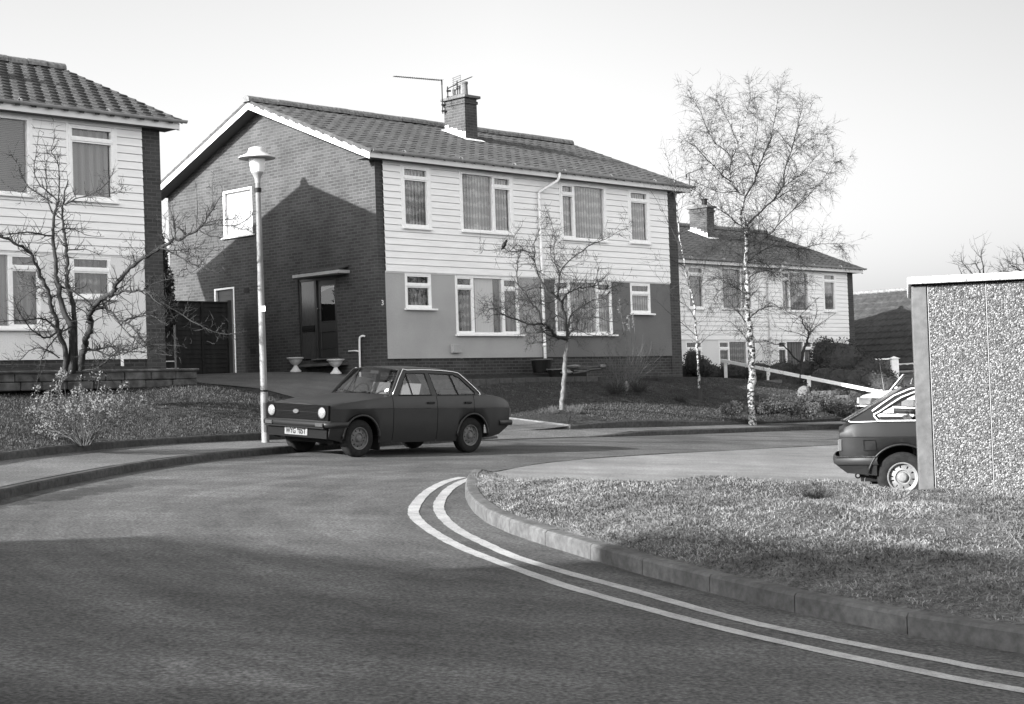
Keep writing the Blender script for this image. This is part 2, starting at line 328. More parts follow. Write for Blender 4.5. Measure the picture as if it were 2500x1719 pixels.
def asphalt(name, base=.075, streak=1.0, grain=1.0, arcs=False):
    m, nt, b, N, L = newmat(name)
    tc = N.new('ShaderNodeTexCoord')
    def noise(sc, det, st=(1, 1, 1), rot=0):
        mp = N.new('ShaderNodeMapping'); mp.inputs['Scale'].default_value = st; mp.inputs['Rotation'].default_value = (0, 0, rot)
        L.new(tc.outputs['Object'], mp.inputs[0]); n = N.new('ShaderNodeTexNoise'); n.inputs['Scale'].default_value = sc; n.inputs['Detail'].default_value = det
        L.new(mp.outputs[0], n.inputs['Vector']); return n
    n1 = noise(38, 5); r1 = ramp(N, [(.30, base*(1-.48*grain)), (.5, base), (.70, base*(1+.6*grain))]); L.new(n1.outputs['Fac'], r1.inputs[0])
    col = r1.outputs[0]
    for (n, lo, hi) in ((noise(.45, 5), .84, 1.16), (noise(2.3, 6), .88, 1.12), (noise(1.0, 5, (.16, 1.7, 1), -ANG), 1-.14*streak, 1+.16*streak), (noise(1.3, 3, (1.5, .14, 1), -.35), 1-.07*streak, 1+.09*streak), (noise(260, 2), .8, 1.2)):
        r = ramp(N, [(.32, lo), (.68, hi)]); L.new(n.outputs['Fac'], r.inputs[0])
        mx = N.new('ShaderNodeMix'); mx.data_type = 'RGBA'; mx.blend_type = 'MULTIPLY'; mx.inputs[0].default_value = 1
        L.new(col, mx.inputs[6]); L.new(r.outputs[0], mx.inputs[7]); col = mx.outputs[2]
    if arcs:        # tyre-polished tracks swinging round the bend, and a dark damp stain by the far kerb
        cc = W3(-8.6, -19.5, 0); ge = N.new('ShaderNodeVectorMath'); ge.operation = 'SUBTRACT'; ge.inputs[1].default_value = (cc.x, cc.y, 0); L.new(tc.outputs['Object'], ge.inputs[0])
        sp = N.new('ShaderNodeSeparateXYZ'); L.new(ge.outputs[0], sp.inputs[0])
        x2 = N.new('ShaderNodeCombineXYZ'); L.new(sp.outputs[0], x2.inputs[0]); L.new(sp.outputs[1], x2.inputs[1])
        ln = N.new('ShaderNodeVectorMath'); ln.operation = 'LENGTH'; L.new(x2.outputs[0], ln.inputs[0])
        an = N.new('ShaderNodeMath'); an.operation = 'ARCTAN2'; L.new(sp.outputs[1], an.inputs[0]); L.new(sp.outputs[0], an.inputs[1])
        cb = N.new('ShaderNodeCombineXYZ'); L.new(ln.outputs['Value'], cb.inputs[0]); am = N.new('ShaderNodeMath'); am.operation = 'MULTIPLY'; am.inputs[1].default_value = .9; L.new(an.outputs[0], am.inputs[0]); L.new(am.outputs[0], cb.inputs[1])
        for (sc, lo, hi) in ((1.7, .82, 1.2), (6, .90, 1.10)):
            n = N.new('ShaderNodeTexNoise'); n.inputs['Scale'].default_value = sc; n.inputs['Detail'].default_value = 5; L.new(cb.outputs[0], n.inputs['Vector'])
            r = ramp(N, [(.34, lo), (.66, hi)]); L.new(n.outputs['Fac'], r.inputs[0])
            mx = N.new('ShaderNodeMix'); mx.data_type = 'RGBA'; mx.blend_type = 'MULTIPLY'; mx.inputs[0].default_value = 1
            L.new(col, mx.inputs[6]); L.new(r.outputs[0], mx.inputs[7]); col = mx.outputs[2]
        for (px, py, a_, sx_, sy_, dk) in ((-4.25, 17.6, .35, 2.3, .34, .52), (-4.6, 15.7, .3, 1.5, .25, .7), (-1.0, 8.2, .2, .6, .3, 1.35), (-.2, 6.9, .5, .5, .25, 1.25)):
            mp = N.new('ShaderNodeMapping'); mp.vector_type = 'TEXTURE'; mp.inputs['Location'].default_value = (px, py, 0); mp.inputs['Rotation'].default_value = (0, 0, math.radians(78) if px < -4 else a_); mp.inputs['Scale'].default_value = (sx_, sy_, 50)
            dn = N.new('ShaderNodeTexNoise'); dn.inputs['Scale'].default_value = 3.5; dn.inputs['Detail'].default_value = 6; L.new(tc.outputs['Object'], dn.inputs['Vector'])
            av = N.new('ShaderNodeVectorMath'); av.operation = 'MULTIPLY_ADD'; av.inputs[1].default_value = (1.1, 1.1, 0); L.new(dn.outputs['Color'], av.inputs[0]); L.new(tc.outputs['Object'], av.inputs[2])
            L.new(av.outputs[0], mp.inputs[0]); gr = N.new('ShaderNodeTexGradient'); gr.gradient_type = 'SPHERICAL'; L.new(mp.outputs[0], gr.inputs[0])
            r = ramp(N, [(.0, 1), (.45, dk)]); L.new(gr.outputs['Fac'], r.inputs[0])
            mx = N.new('ShaderNodeMix'); mx.data_type = 'RGBA'; mx.blend_type = 'MULTIPLY'; mx.inputs[0].default_value = 1; mx.clamp_result = False
            L.new(col, mx.inputs[6]); L.new(r.outputs[0], mx.inputs[7]); col = mx.outputs[2]
    L.new(col, b.inputs['Base Color']); b.inputs['Roughness'].default_value = .88; b.inputs['Specular IOR Level'].default_value = .2
    nb = noise(120, 4); bp = N.new('ShaderNodeBump'); bp.inputs['Strength'].default_value = .55; bp.inputs['Distance'].default_value = .006
    L.new(nb.outputs['Fac'], bp.inputs['Height']); L.new(bp.outputs[0], b.inputs['Normal'])
    return m
M['road'] = asphalt('road_asphalt', .072, 1.2, 1.15, True)
M['pave'] = asphalt('pavement_asphalt', .10, .5)
M['drive'] = asphalt('driveway_concrete', .115, .8, .6)
M['fore'] = asphalt('forecourt_asphalt', .15, 1.0, .6)
M['kerb'] = noisy('kerb_concrete', [(.3, .065), (.7, .12)], scale=16, rough=.9, spec=.15, bump=.4, bscale=80, bdist=.004, second=[(1.5, .75, 1.15), (5, .85, 1.1)])
M['kerb_d'] = noisy('worn_kerb', [(.3, .035), (.7, .075)], scale=16, rough=.9, spec=.15, bump=.4, bscale=80, bdist=.004, second=(1.5, .75, 1.15))
M['line'] = noisy('road_paint', [(.30, .12), (.40, .32), (.7, .44)], scale=70, rough=.8, spec=.15, second=[(2.5, .78, 1.06), (14, .85, 1.05)])
M['lawn'] = noisy('lawn_turf', [(.3, .02), (.5, .04), (.72, .08)], scale=9, detail=10, rough=1, spec=.05, bump=1, bscale=30, bdist=.05, second=[(1.1, .8, 1.2), (45, .7, 1.3)])
M['soil'] = noisy('flower_bed_soil', [(.3, .02), (.7, .06)], scale=14, detail=8, rough=1, spec=.05, bump=1, bscale=22, bdist=.05)
M['blade'] = noisy('dry_grass', [(.3, .10), (.5, .15), (.70, .23)], scale=7, detail=6, rough=.9, spec=.05, second=[(.9, .6, 1.3), (2.6, .7, 1.25)])
M['blade_d'] = noisy('winter_grass', [(.3, .03), (.5, .06), (.72, .12)], scale=6, detail=4, rough=.9, spec=.1, second=(.8, .75, 1.2))

# big ground sheet reaching the horizon, then the sloping road surface
mb = MB()
mb.grid(lambda s, t: (lambda x, y: (x, y, min(road_z(max(-40, min(40, x)), max(-45, min(70, y)))-.9, -1.2) - (0 if abs(x) < 60 and abs(y) < 90 else 1.5)))(-1500+3000*s, -1500+3000*t), 120, 120)
struct('ground', mb, M['lawn'])
mb = MB()
mb.grid(lambda s, t: (lambda u, v: W3(u, v, road_uv(u, v)))(-34+84*s, -40+37.5*t), 84, 40)
struct('road', mb, M['road'])

def kerb_run(mb, line, hfun, w, topfun, side, stone=.9, gap=.008, base=-.15, step=None):
    """stones laid along a (u,v) line; side=+1 puts the width to the left of travel"""
    L_ = 0
    P = [Vector(p) for p in line]; d = [0]
    for i in range(1, len(P)): d.append(d[-1]+(P[i]-P[i-1]).length)
    n = max(1, int(d[-1]/stone)); R_ = resample(line, n)
    for i in range(n):
        a, b = R_[i], R_[i+1]; t = (b-a).normalized(); nn = Vector((-t.y, t.x))*side
        a2, b2 = a+t*gap/2, b-t*gap/2
        j = rng.uniform(-.004, .004)
        ta = R_[max(i-1, 0)]; tb = R_[min(i+2, n)]
        na = ((b-ta).normalized()); na = Vector((-na.y, na.x))*side
        nb = ((tb-a).normalized()); nb = Vector((-nb.y, nb.x))*side
        prof = [(0, base), (0.004, None), (.02, 'top'), (w, 'top2'), (w, base)]
        ring = []
        for (p, q) in ((a2, na), (b2, nb)):
            z0 = hfun(p.x, p.y); h = topfun(p.x, p.y)+j
            row = [(0, z0+base), (.004, z0+h-.022), (.022, z0+h-.003), (.05, z0+h), (w, z0+h), (w, z0+base)]
            ring.append([W3(p.x+q.x*o, p.y+q.y*o, z) for o, z in row])
        m = len(ring[0]); vs = ring[0]+ring[1]
        fs = [(k, k+1, k+1+m, k+m) for k in range(m-1)]+[tuple(range(m)), tuple(reversed(range(m, 2*m)))]
        mb.add(vs, fs)
def offset_line(line, d):
    P = [Vector(p) for p in line]; out = []
    for i in range(len(P)):
        t = (P[min(i+1, len(P)-1)]-P[max(i-1, 0)]).normalized(); out.append((P[i].x-t.y*d, P[i].y+t.x*d))
    return out
def kerb_h(u, v=0):
    if u < -4.8: return .105
    if u < -4.0: return .105-.085*(u+4.8)/.8
    if u < .3: return .02
    if u < 1.5: return .02+.085*(u-.3)/1.2
    return .105
mb = MB(); kerb_run(mb, FARKERB, lambda u, v: road_uv(u, v), .13, lambda u, v: kerb_h(u), +1)
struct('kerb', mb, M['kerb_d'], fix=True)
# pavement behind that kerb
mb = MB(); KB = offset_line(FARKERB, .132); n = 160
A = [(a.x, a.y) for a in resample(KB, n)]
mb2 = MB()
def pave(s, t):
    i = int(round(s*n)); a = A[i]
    # nearest partner on the back edge (same share of the walk)
    b = BE[i]; u = a[0]+(b[0]-a[0])*t; v = a[1]+(b[1]-a[1])*t
    z = road_uv(a[0], a[1])+kerb_h(a[0]) + (road_uv(u, v)+.125-road_uv(a[0], a[1])-kerb_h(a[0]))*t
    return W3(u, v, z-.004)
def nearest(pt, line):
    best = None
    for i in range(len(line)-1):
        a, b = Vector(line[i]), Vector(line[i+1]); ab = b-a; t = max(0, min(1, (Vector(pt)-a).dot(ab)/ab.length_squared)); q = a+ab*t; dd = (q-Vector(pt)).length
        if best is None or dd < best[0]: best = (dd, q)
    return (best[1].x, best[1].y)
BE = [nearest(a, BACKEDGE) for a in A]
mb2.grid(pave, n, 6); struct('pavement', mb2, M['pave'])
# low concrete edging between pavement and gardens
mb = MB(); zb = lambda u, v: road_uv(u, v)+.12
LE = [p for p in BACKEDGE if p[0] < -4.1]; RE = [p for p in BACKEDGE if p[0] > .3]
kerb_run(mb, LE, zb, .06, lambda u, v: max(.05, H(u, v)-zb(u, v)+.015), +1, base=-.1)
kerb_run(mb, RE, zb, .06, lambda u, v: max(.05, H(u, v)-zb(u, v)+.02), +1, base=-.1)
struct('garden_edging', mb, M['kerb_d'], fix=True)
# driveway edging stones (pale), running from the pavement up beside the lawn
mb = MB(); DR = curve2([(.32, -5.46), (.02, -4.9), (-.35, -4.1), (-.62, -3.2), (-.75, -2.0), (-.6, -1.2)])
kerb_run(mb, DR[:int(len(DR)*.75)], lambda u, v: H(u, v), .07, lambda u, v: .045, -1, stone=.62)
struct('driveway_edging', mb, M['concrete_l'], fix=True)

def loft(name, a, b, n, m, zf, mat, **kw):
    A_, B_ = resample(a, n), resample(b, n); mb = MB()
    def f(s, t):
        i = int(round(s*n)); p = A_[i].lerp(B_[i], t); return W3(p.x, p.y, zf(p.x, p.y, s, t))
    mb.grid(f, n, m); return struct(name, mb, mat, smooth=True, **kw)
hz = lambda u, v, s, t: H(u, v)
LEo = offset_line(LE, .055); REo = offset_line(RE, .055)
DL = [(-4.0, -5.56), (-3.95, -4), (-3.85, -2), (-3.8, 0), (-4.2, 1.5), (-6.5, 3.0)]     # left edge of the driveway
loft('lawn', LEo, [(-36, -3.0), (-16, 1.2), (-6.6, 1.2), (-6.4, -.4), (-3.85, -.6)], 120, 40, hz, M['lawn'])
loft('lawn', [(-3.99, -5.5), (-3.85, -.6)], [(-3.99, -5.5), (-6.5, 1.25)], 20, 10, hz, M['lawn'])
loft('lawn', REo, [(-.6, -1.2), (-.4, -.2), (.3, .1), (11, .1), (11.3, 8), (46, 8.5)], 200, 48, hz, M['lawn'])
loft('lawn', [(.38, -5.36)]+DR[1:], [(.38, -5.36), (2, -4), (3, -1.2)], 24, 14, lambda u, v, s, t: H(u, v)+.006, M['soil'])
dl = [(-4.02, -5.56), (-3.98, -4), (-3.88, -2), (-3.86, -.6), (-5.2, .7), (-6.55, 1.22), (-6.6, 3), (-6.6, 12)]
loft('driveway', dl, [(.33, -5.42), (.02, -4.8), (-.33, -4.1), (-.6, -3.2), (-.74, -2.0), (-.6, -1.2), (-.25, -.3), (-.02, .3), (-.02, 3), (-.02, 12)], 90, 30, lambda u, v, s, t: H(u, v)+.012, M['drive'])

# ---- island: near kerb, double yellow lines, forecourt and rough grass
ISK = curve2([(-8.76, -12.05), (-9.1, -12.25), (-9.45, -12.53), (-10.27, -13.28), (-11.29, -14.28), (-11.94, -14.98), (-12.72, -15.9), (-13.24, -16.6), (-13.66, -17.3), (-13.98, -17.95), (-14.22, -18.45), (-14.45, -19.0), (-14.68, -19.5), (-14.87, -20), (-15.05, -20.5), (-15.25, -21.1), (-15.42, -21.9), (-15.5, -22.6), (-15.5, -23.2), (-15.4, -26), (-15.0, -34)])
mb = MB(); kerb_run(mb, ISK, lambda u, v: road_uv(u, v), .13, lambda u, v: min(.13, .02+.11*max(0, -8.7-u)/.9), +1, stone=.88)
struct('kerb', mb, M['kerb'], fix=True)
def strip(mb, line, w, dz):
    P = resample(line, 150)
    q = []
    for i in range(len(P)):
        t = (P[min(i+1, 150)]-P[max(i-1, 0)]).normalized(); nn = Vector((-t.y, t.x))
        for sgn in (-1, 1):
            e = (rng.random()-.5)*.010
            p = P[i]+nn*(w/2+e)*sgn; q.append(W3(p.x, p.y, road_uv(p.x, p.y)+dz))
    mb.add(q, [(2*i, 2*i+1, 2*i+3, 2*i+2) for i in range(len(P)-1)])
mb = MB()
strip(mb, curve2([(-9.49, -12.39), (-10.21, -12.82), (-11.46, -13.82), (-12.87, -15.15), (-13.65, -16.08), (-14.33, -17.1), (-14.76, -17.84), (-15.2, -18.74), (-15.5, -19.41), (-15.72, -19.96), (-16.13, -21.29), (-16.32, -22.18), (-16.42, -22.93), (-16.45, -23.52), (-16.4, -26)]), .115, .004)
strip(mb, curve2([(-9.46, -12.55), (-10.2, -13.05), (-11.17, -13.85), (-12.38, -15.0), (-13.2, -15.94), (-13.85, -16.82), (-14.3, -17.56), (-14.76, -18.38), (-15.05, -19.07), (-15.24, -19.6), (-15.4, -20.1), (-15.72, -20.99), (-15.89, -21.6), (-16.0, -22.3), (-16.06, -22.92), (-16.08, -23.34), (-16.0, -26)]), .115, .004)
struct('double_line', mb, M['line'])
# flush edging along the forecourt
FL = curve2([(-8.78, -12.03), (-8.43, -11.93), (-7.6, -11.5), (-6.66, -11.12), (-5.04, -10.72), (-2.0, -10.46), (2.92, -10.3), (10, -10.2), (30, -10.2)])
mb = MB(); kerb_run(mb, FL, lambda u, v: road_uv(u, v), .07, lambda u, v: .018, -1, stone=.9)
struct('kerb', mb, M['kerb'], fix=True)
def fz(u, v):
    return road_uv(u, v)+.010
FLo = offset_line(FL, -.085)
loft('forecourt', FLo, [(-9.2, -12.6), (-9.9, -13.6), (-9.9, -15.0), (-9.2, -16.5), (-8.6, -18), (-7, -22), (0, -26), (14, -30)], 120, 24, lambda u, v, s, t: fz(u, v)+.004, M['fore'])
IKo = offset_line(ISK, .125)
IB = [(-8.9, -12.2), (-9.7, -13.3), (-10.2, -14.1), (-10.35, -14.7), (-10.0, -15.1), (-9.55, -15.7), (-9.5, -16.3), (-8.9, -17.0), (-8.5, -18.0), (-8.3, -18.4), (-7.6, -20), (-7, -24), (-6.5, -30)]
def isl(u, v, s, t):
    h = .12*(1-t)+.05*t
    prof = math.sin(math.pi*min(1, t*1.06))**.8 if 0 < t < .94 else 0
    k = min(1, s*3.2)
    bump = .035*math.sin(u*2.7+v*1.3)+.025*math.sin(u*5.1-v*3.7)
    edge = min(1, t*8, (1-t)*8)
    h -= .10*max(0, 1-s/.07)
    return road_uv(u, v)+h+((.15+.22*min(1, max(0, s-.12)/.25))*prof*k)+bump*edge*k-.01-.22*max(0, t-.93)/.07
loft('verge', IKo, IB, 130, 40, isl, M['verge'])
_ia, _ib = resample(IKo, 130), resample(IB, 130)
def isl_pt(s, t):
    i = s*130; k = min(129, int(i)); f = i-k
    a = _ia[k].lerp(_ia[k+1], f); b = _ib[k].lerp(_ib[k+1], f); p = a.lerp(b, t)
    return p.x, p.y, isl(p.x, p.y, s, t)

def blades(name, pts, hmin, hmax, w, mat, lean=.6, seed=1, label=None, cat='grass', bend=.5):
    """real grass blades, two bent faces each, one object"""
    r = np.random.default_rng(seed); P = np.array(pts); n = len(P)
    h = r.uniform(hmin, hmax, n)*r.uniform(.6, 1.0, n); a = r.uniform(0, 2*np.pi, n); l = r.uniform(0, lean, n)*h
    dx, dy = np.cos(a), np.sin(a); wa = r.uniform(0, 2*np.pi, n); wx, wy = np.cos(wa)*w/2, np.sin(wa)*w/2
    V = np.zeros((n, 5, 3))
    V[:, 0] = P+np.stack([-wx, -wy, -.01+0*h], 1); V[:, 1] = P+np.stack([wx, wy, -.01+0*h], 1)
    mx = dx*l*.35; my = dy*l*.35
    V[:, 2] = P+np.stack([mx+wx*.8, my+wy*.8, h*.6], 1); V[:, 3] = P+np.stack([mx-wx*.8, my-wy*.8, h*.6], 1)
    V[:, 4] = P+np.stack([dx*l, dy*l, h*(1-.25*bend*(l/np.maximum(h, 1e-6)))], 1)
    me = bpy.data.meshes.new(name); me.vertices.add(n*5); me.vertices.foreach_set('co', V.reshape(-1))
    idx = np.arange(n)[:, None]*5
    q = (idx+np.array([[0, 1, 2, 3]])); t = (idx+np.array([[3, 2, 4]]))
    loops = np.concatenate([q, t], 1).reshape(-1)
    me.loops.add(len(loops)); me.loops.foreach_set('vertex_index', loops.astype(np.int32))
    st = (np.arange(n)[:, None]*7+np.array([[0, 4]])).reshape(-1); tot = np.tile([4, 3], n)
    me.polygons.add(2*n); me.polygons.foreach_set('loop_start', st.astype(np.int32)); me.polygons.foreach_set('loop_total', tot.astype(np.int32))
    me.update(calc_edges=True); me.materials.append(mat)
    o = bpy.data.objects.new(name, me); COL.objects.link(o); tag(o, label, cat, kind='stuff'); return o
pts = []; pt2 = []; r_ = random.Random(3)
def clump(u, v): return .5+.5*math.sin(u*3.1+1.7*math.sin(v*2.3))*math.sin(v*2.9+1.3*math.sin(u*1.9))
N_ISL = 150000
while len(pts) < N_ISL:
    s = r_.random(); t = .012+.97*r_.random()
    if s > .80 or s < .035: continue
    u, v, z = isl_pt(s, t)
    p = XY(u, v)
    if p.x > .36*p.y+1.2 or p.y < 7.5: continue
    c = clump(u, v)
    if r_.random() > .35+.65*c: continue
    pts.append((p.x, p.y, z))
blades('grass', pts, .008, .036, .009, M['blade'], lean=4.2, seed=2, label='rough dry grass of the kerbed verge in the right foreground')
pt2 = []
for k in range(420):
    s = .06+r_.random()*.72; t = r_.uniform(.03, .97); u, v, z = isl_pt(s, t); p = XY(u, v)
    if p.x > .36*p.y+1: continue
    for j in range(r_.randint(12, 40)):
        a = r_.uniform(0, 6.28); d = abs(r_.gauss(0, .05)); pt2.append((p.x+math.cos(a)*d, p.y+math.sin(a)*d, z-.005))
blades('grass', pt2, .025, .085, .006, M['blade'], lean=2.4, seed=5, label='taller straw-coloured grass tufts standing up in the foreground verge')
def scatter(area, n, seed):
    r = random.Random(seed); out = []
    while len(out) < n:
        u = r.uniform(area[0], area[1]); v = r.uniform(area[2], area[3])
        if v < by_u(BACKEDGE, u)+.08: continue
        if len(area) > 4 and not area[4](u, v): continue
        p = XY(u, v); out.append((p.x, p.y, H(u, v)))
    return out
blades('grass', scatter((-18, -3.9, -11.5, -1.4, lambda u, v: v < -.55 and u < -3.95), 60000, 11), .015, .05, .010, M['blade_d'], lean=1.4, seed=11, label='short mown grass on the sloping lawn of the left house')
blades('grass', scatter((.1, 17, -5.6, -.9, lambda u, v: u > 1.6 or v > -3.6+(-.6)), 52000, 12), .015, .05, .010, M['blade_d'], lean=1.4, seed=12, label='short mown grass on the bank in front of the middle house')

# ------------------------------------------------------------------ houses (u along the front, v depth, z up; same design, three pairs)
WID, DEP, RV = 11.13, 8.35, 4.17
ZP, ZC, ZE = .90, 2.915, 5.47            # top of plinth, bottom of boarding, soffit
def cut_rects(x0, x1, z0, z1, holes):
    xs = sorted({x0, x1, *[max(x0, min(x1, h[0])) for h in holes], *[max(x0, min(x1, h[1])) for h in holes]})
    zs = sorted({z0, z1, *[max(z0, min(z1, h[2])) for h in holes], *[max(z0, min(z1, h[3])) for h in holes]})
    for i in range(len(xs)-1):
        for j in range(len(zs)-1):
            cx, cz = (xs[i]+xs[i+1])/2, (zs[j]+zs[j+1])/2
            if xs[i+1]-xs[i] < 1e-5 or zs[j+1]-zs[j] < 1e-5: continue
            if any(h[0] < cx < h[1] and h[2] < cz < h[3] for h in holes): continue
            yield xs[i], xs[i+1], zs[j], zs[j+1]
def wall_y(mb, x0, x1, z0, z1, y, holes, depth=.12):
    for a, b, c, d in cut_rects(x0, x1, z0, z1, holes): mb.quad((a, y, c), (b, y, c), (b, y, d), (a, y, d))
    for h in holes:
        a, b, c, d = h[:4]
        if b < x0 or a > x1 or d < z0 or c > z1: continue
        c, d = max(c, z0), min(d, z1)
        mb.quad((a, y, c), (a, y+depth, c), (a, y+depth, d), (a, y, d)); mb.quad((b, y, c), (b, y+depth, c), (b, y+depth, d), (b, y, d))
        mb.quad((a, y, c), (b, y, c), (b, y+depth, c), (a, y+depth, c)); mb.quad((a, y, d), (b, y, d), (b, y+depth, d), (a, y+depth, d))
def zs(v): return 7.40-.4*abs(v-RV)

WINS = [  # u0,u1,z0,z1, panes [(ua,ub,'T'/'P')], curtain, sill extension
    dict(r=(.80, 1.655, 3.96, 5.40), p=[(.80, 1.655, 'T')], c='net', s=.03),
    dict(r=(2.70, 4.46, 3.97, 5.40), p=[(2.70, 3.80, 'P'), (3.80, 4.46, 'T')], c='net', s=.03),
    dict(r=(6.27, 8.02, 3.95, 5.39), p=[(6.27, 6.78, 'T'), (6.78, 8.02, 'P')], c='net', s=.03),
    dict(r=(9.016, 9.84, 3.98, 5.40), p=[(9.016, 9.84, 'T')], c='net', s=.03),
    dict(r=(.82, 1.65, 2.07, 2.89), p=[(.82, 1.65, 'T')], c='drape_dark', s=.12),
    dict(r=(2.435, 4.62, 1.47, 2.885), p=[(2.435, 3.03, 'T'), (3.03, 4.06, 'P'), (4.06, 4.62, 'T')], c='mix', s=.12),
    dict(r=(5.96, 8.2, 1.48, 2.88), p=[(5.96, 6.52, 'T'), (6.52, 7.6, 'P'), (7.6, 8.2, 'T')], c='net', s=.12),
    dict(r=(8.977, 9.825, 2.06, 2.88), p=[(8.977, 9.825, 'T')], c='net_half', s=.10)]

def curtain_mesh(mb, a, b, c, d, y, amp=.018, per=.11):
    n = max(6, int((b-a)/.018))
    mb.grid(lambda s, t: (a+(b-a)*s, y+amp*math.sin((a+(b-a)*s)*2*math.pi/per+.6*math.sin(s*9))*(1-.3*t), c+(d-c)*t), n, 1)
def window(root, w, off, yface=0.0, idx=0):
    a, b, c, d = w['r']; f = MB(off); gl = MB(off); upper = c > 3.5
    yf = yface-(.035 if upper else .006); fw = .05
    # surround
    for (x0, x1, z0, z1) in ((a, a+fw, c, d), (b-fw, b, c, d), (a+fw, b-fw, d-fw*.9, d), (a+fw, b-fw, c, c+fw)):
        f.bbox(x0, x1, yf, yface+.09, z0, z1, .004)
    if upper:                               # architrave laid over the boards
        for (x0, x1, z0, z1) in ((a-.05, a-.002, c-.02, d+.02), (b+.002, b+.06, c-.02, d+.02)): f.box(x0, x1, yface-.028, yface+.02, z0, z1)
    for i, (pa, pb, kind) in enumerate(w['p']):
        xa = pa+(fw if i == 0 else .03); xb = pb-(fw if i == len(w['p'])-1 else .03)
        if i: f.bbox(pa-.03, pa+.03, yf+.004, yface+.088, c+fw, d-fw, .004)
        if kind == 'T':
            zt = d-.26; fr = .028
            f.bbox(xa, xb, yf-.012, yface+.08, zt-.045, zt+.012, .004)
            for (z0, z1) in ((c+fw, zt-.045), (zt+.012, d-fw*.9)):
                for (x0, x1, q0, q1) in ((xa, xa+fr, z0, z1), (xb-fr, xb, z0, z1), (xa+fr, xb-fr, z0, z0+fr), (xa+fr, xb-fr, z1-fr, z1)): f.box(x0, x1, yf+.006, yface+.05, q0, q1)
        gl.quad((xa, yface+.03+.002*i, c+fw), (xb, yface+.03+.002*i, c+fw), (xb, yface+.03+.002*i, d-fw), (xa, yface+.03+.002*i, d-fw))
    fo = f.build('window', M['frame'], root)
    gl.build('pane', M['glass'], fo)
    s = MB(off); s.bbox(a-.04, b+w['s'], yface-.10, yface+.03, c-.045, c-.002, .006); s.build('sill', M['paint'], fo)
    k = w['c']; y = yface+.105
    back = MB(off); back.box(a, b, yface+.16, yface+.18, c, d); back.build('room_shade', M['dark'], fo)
    def cur(mat, x0, x1, z0, z1, **kw):
        m_ = MB(off); curtain_mesh(m_, x0, x1, z0, z1, y, **kw); m_.build('curtain', M[mat], fo, smooth=True)
    if k in ('net', 'net_low', 'drape', 'net_plain'): cur(k, a+.02, b-.02, c+.02, d-.02)
    elif k == 'blind':
        m_ = MB(off); n = int((d-c)/.034)
        for q in range(n): z = c+.02+q*.034; m_.quad((a, y-.012, z), (b, y-.012, z), (b, y+.012, z+.028), (a, y+.012, z+.028))
        m_.build('venetian_blind', M['blind'], fo)
    elif k == 'drape_dark': cur('drape_dark', a+.02, a+.22, c, d); cur('net_low', a+.25, b-.2, c+.02, d-.02, amp=.01); cur('drape_dark', b-.18, b-.02, c, d)
    elif k == 'net_half': cur('net', a+.02, b-.02, c+.02, d-.28); cur('drape_dark', a+.02, b-.02, d-.27, d-.03)
    elif k == 'mix':
        p = w['p']; cur('net_low', p[0][0]+.04, p[0][1]-.02, c+.02, c+.95, amp=.01); cur('drape_dark', p[0][0]+.04, p[0][1]-.02, c+.95, d-.02, amp=.01)
        cur('drape_dark', p[1][0]+.04, p[1][0]+.15, c+.02, d-.02); cur('net_plain', p[1][0]+.15, p[1][1]-.24, c+.02, d-.02, amp=.008, per=.05); cur('drape_dark', p[1][1]-.24, p[1][1]-.03, c+.02, d-.02)
        cur('drape', p[2][0]+.04, p[2][1]-.03, c+.02, d-.02)
    return fo

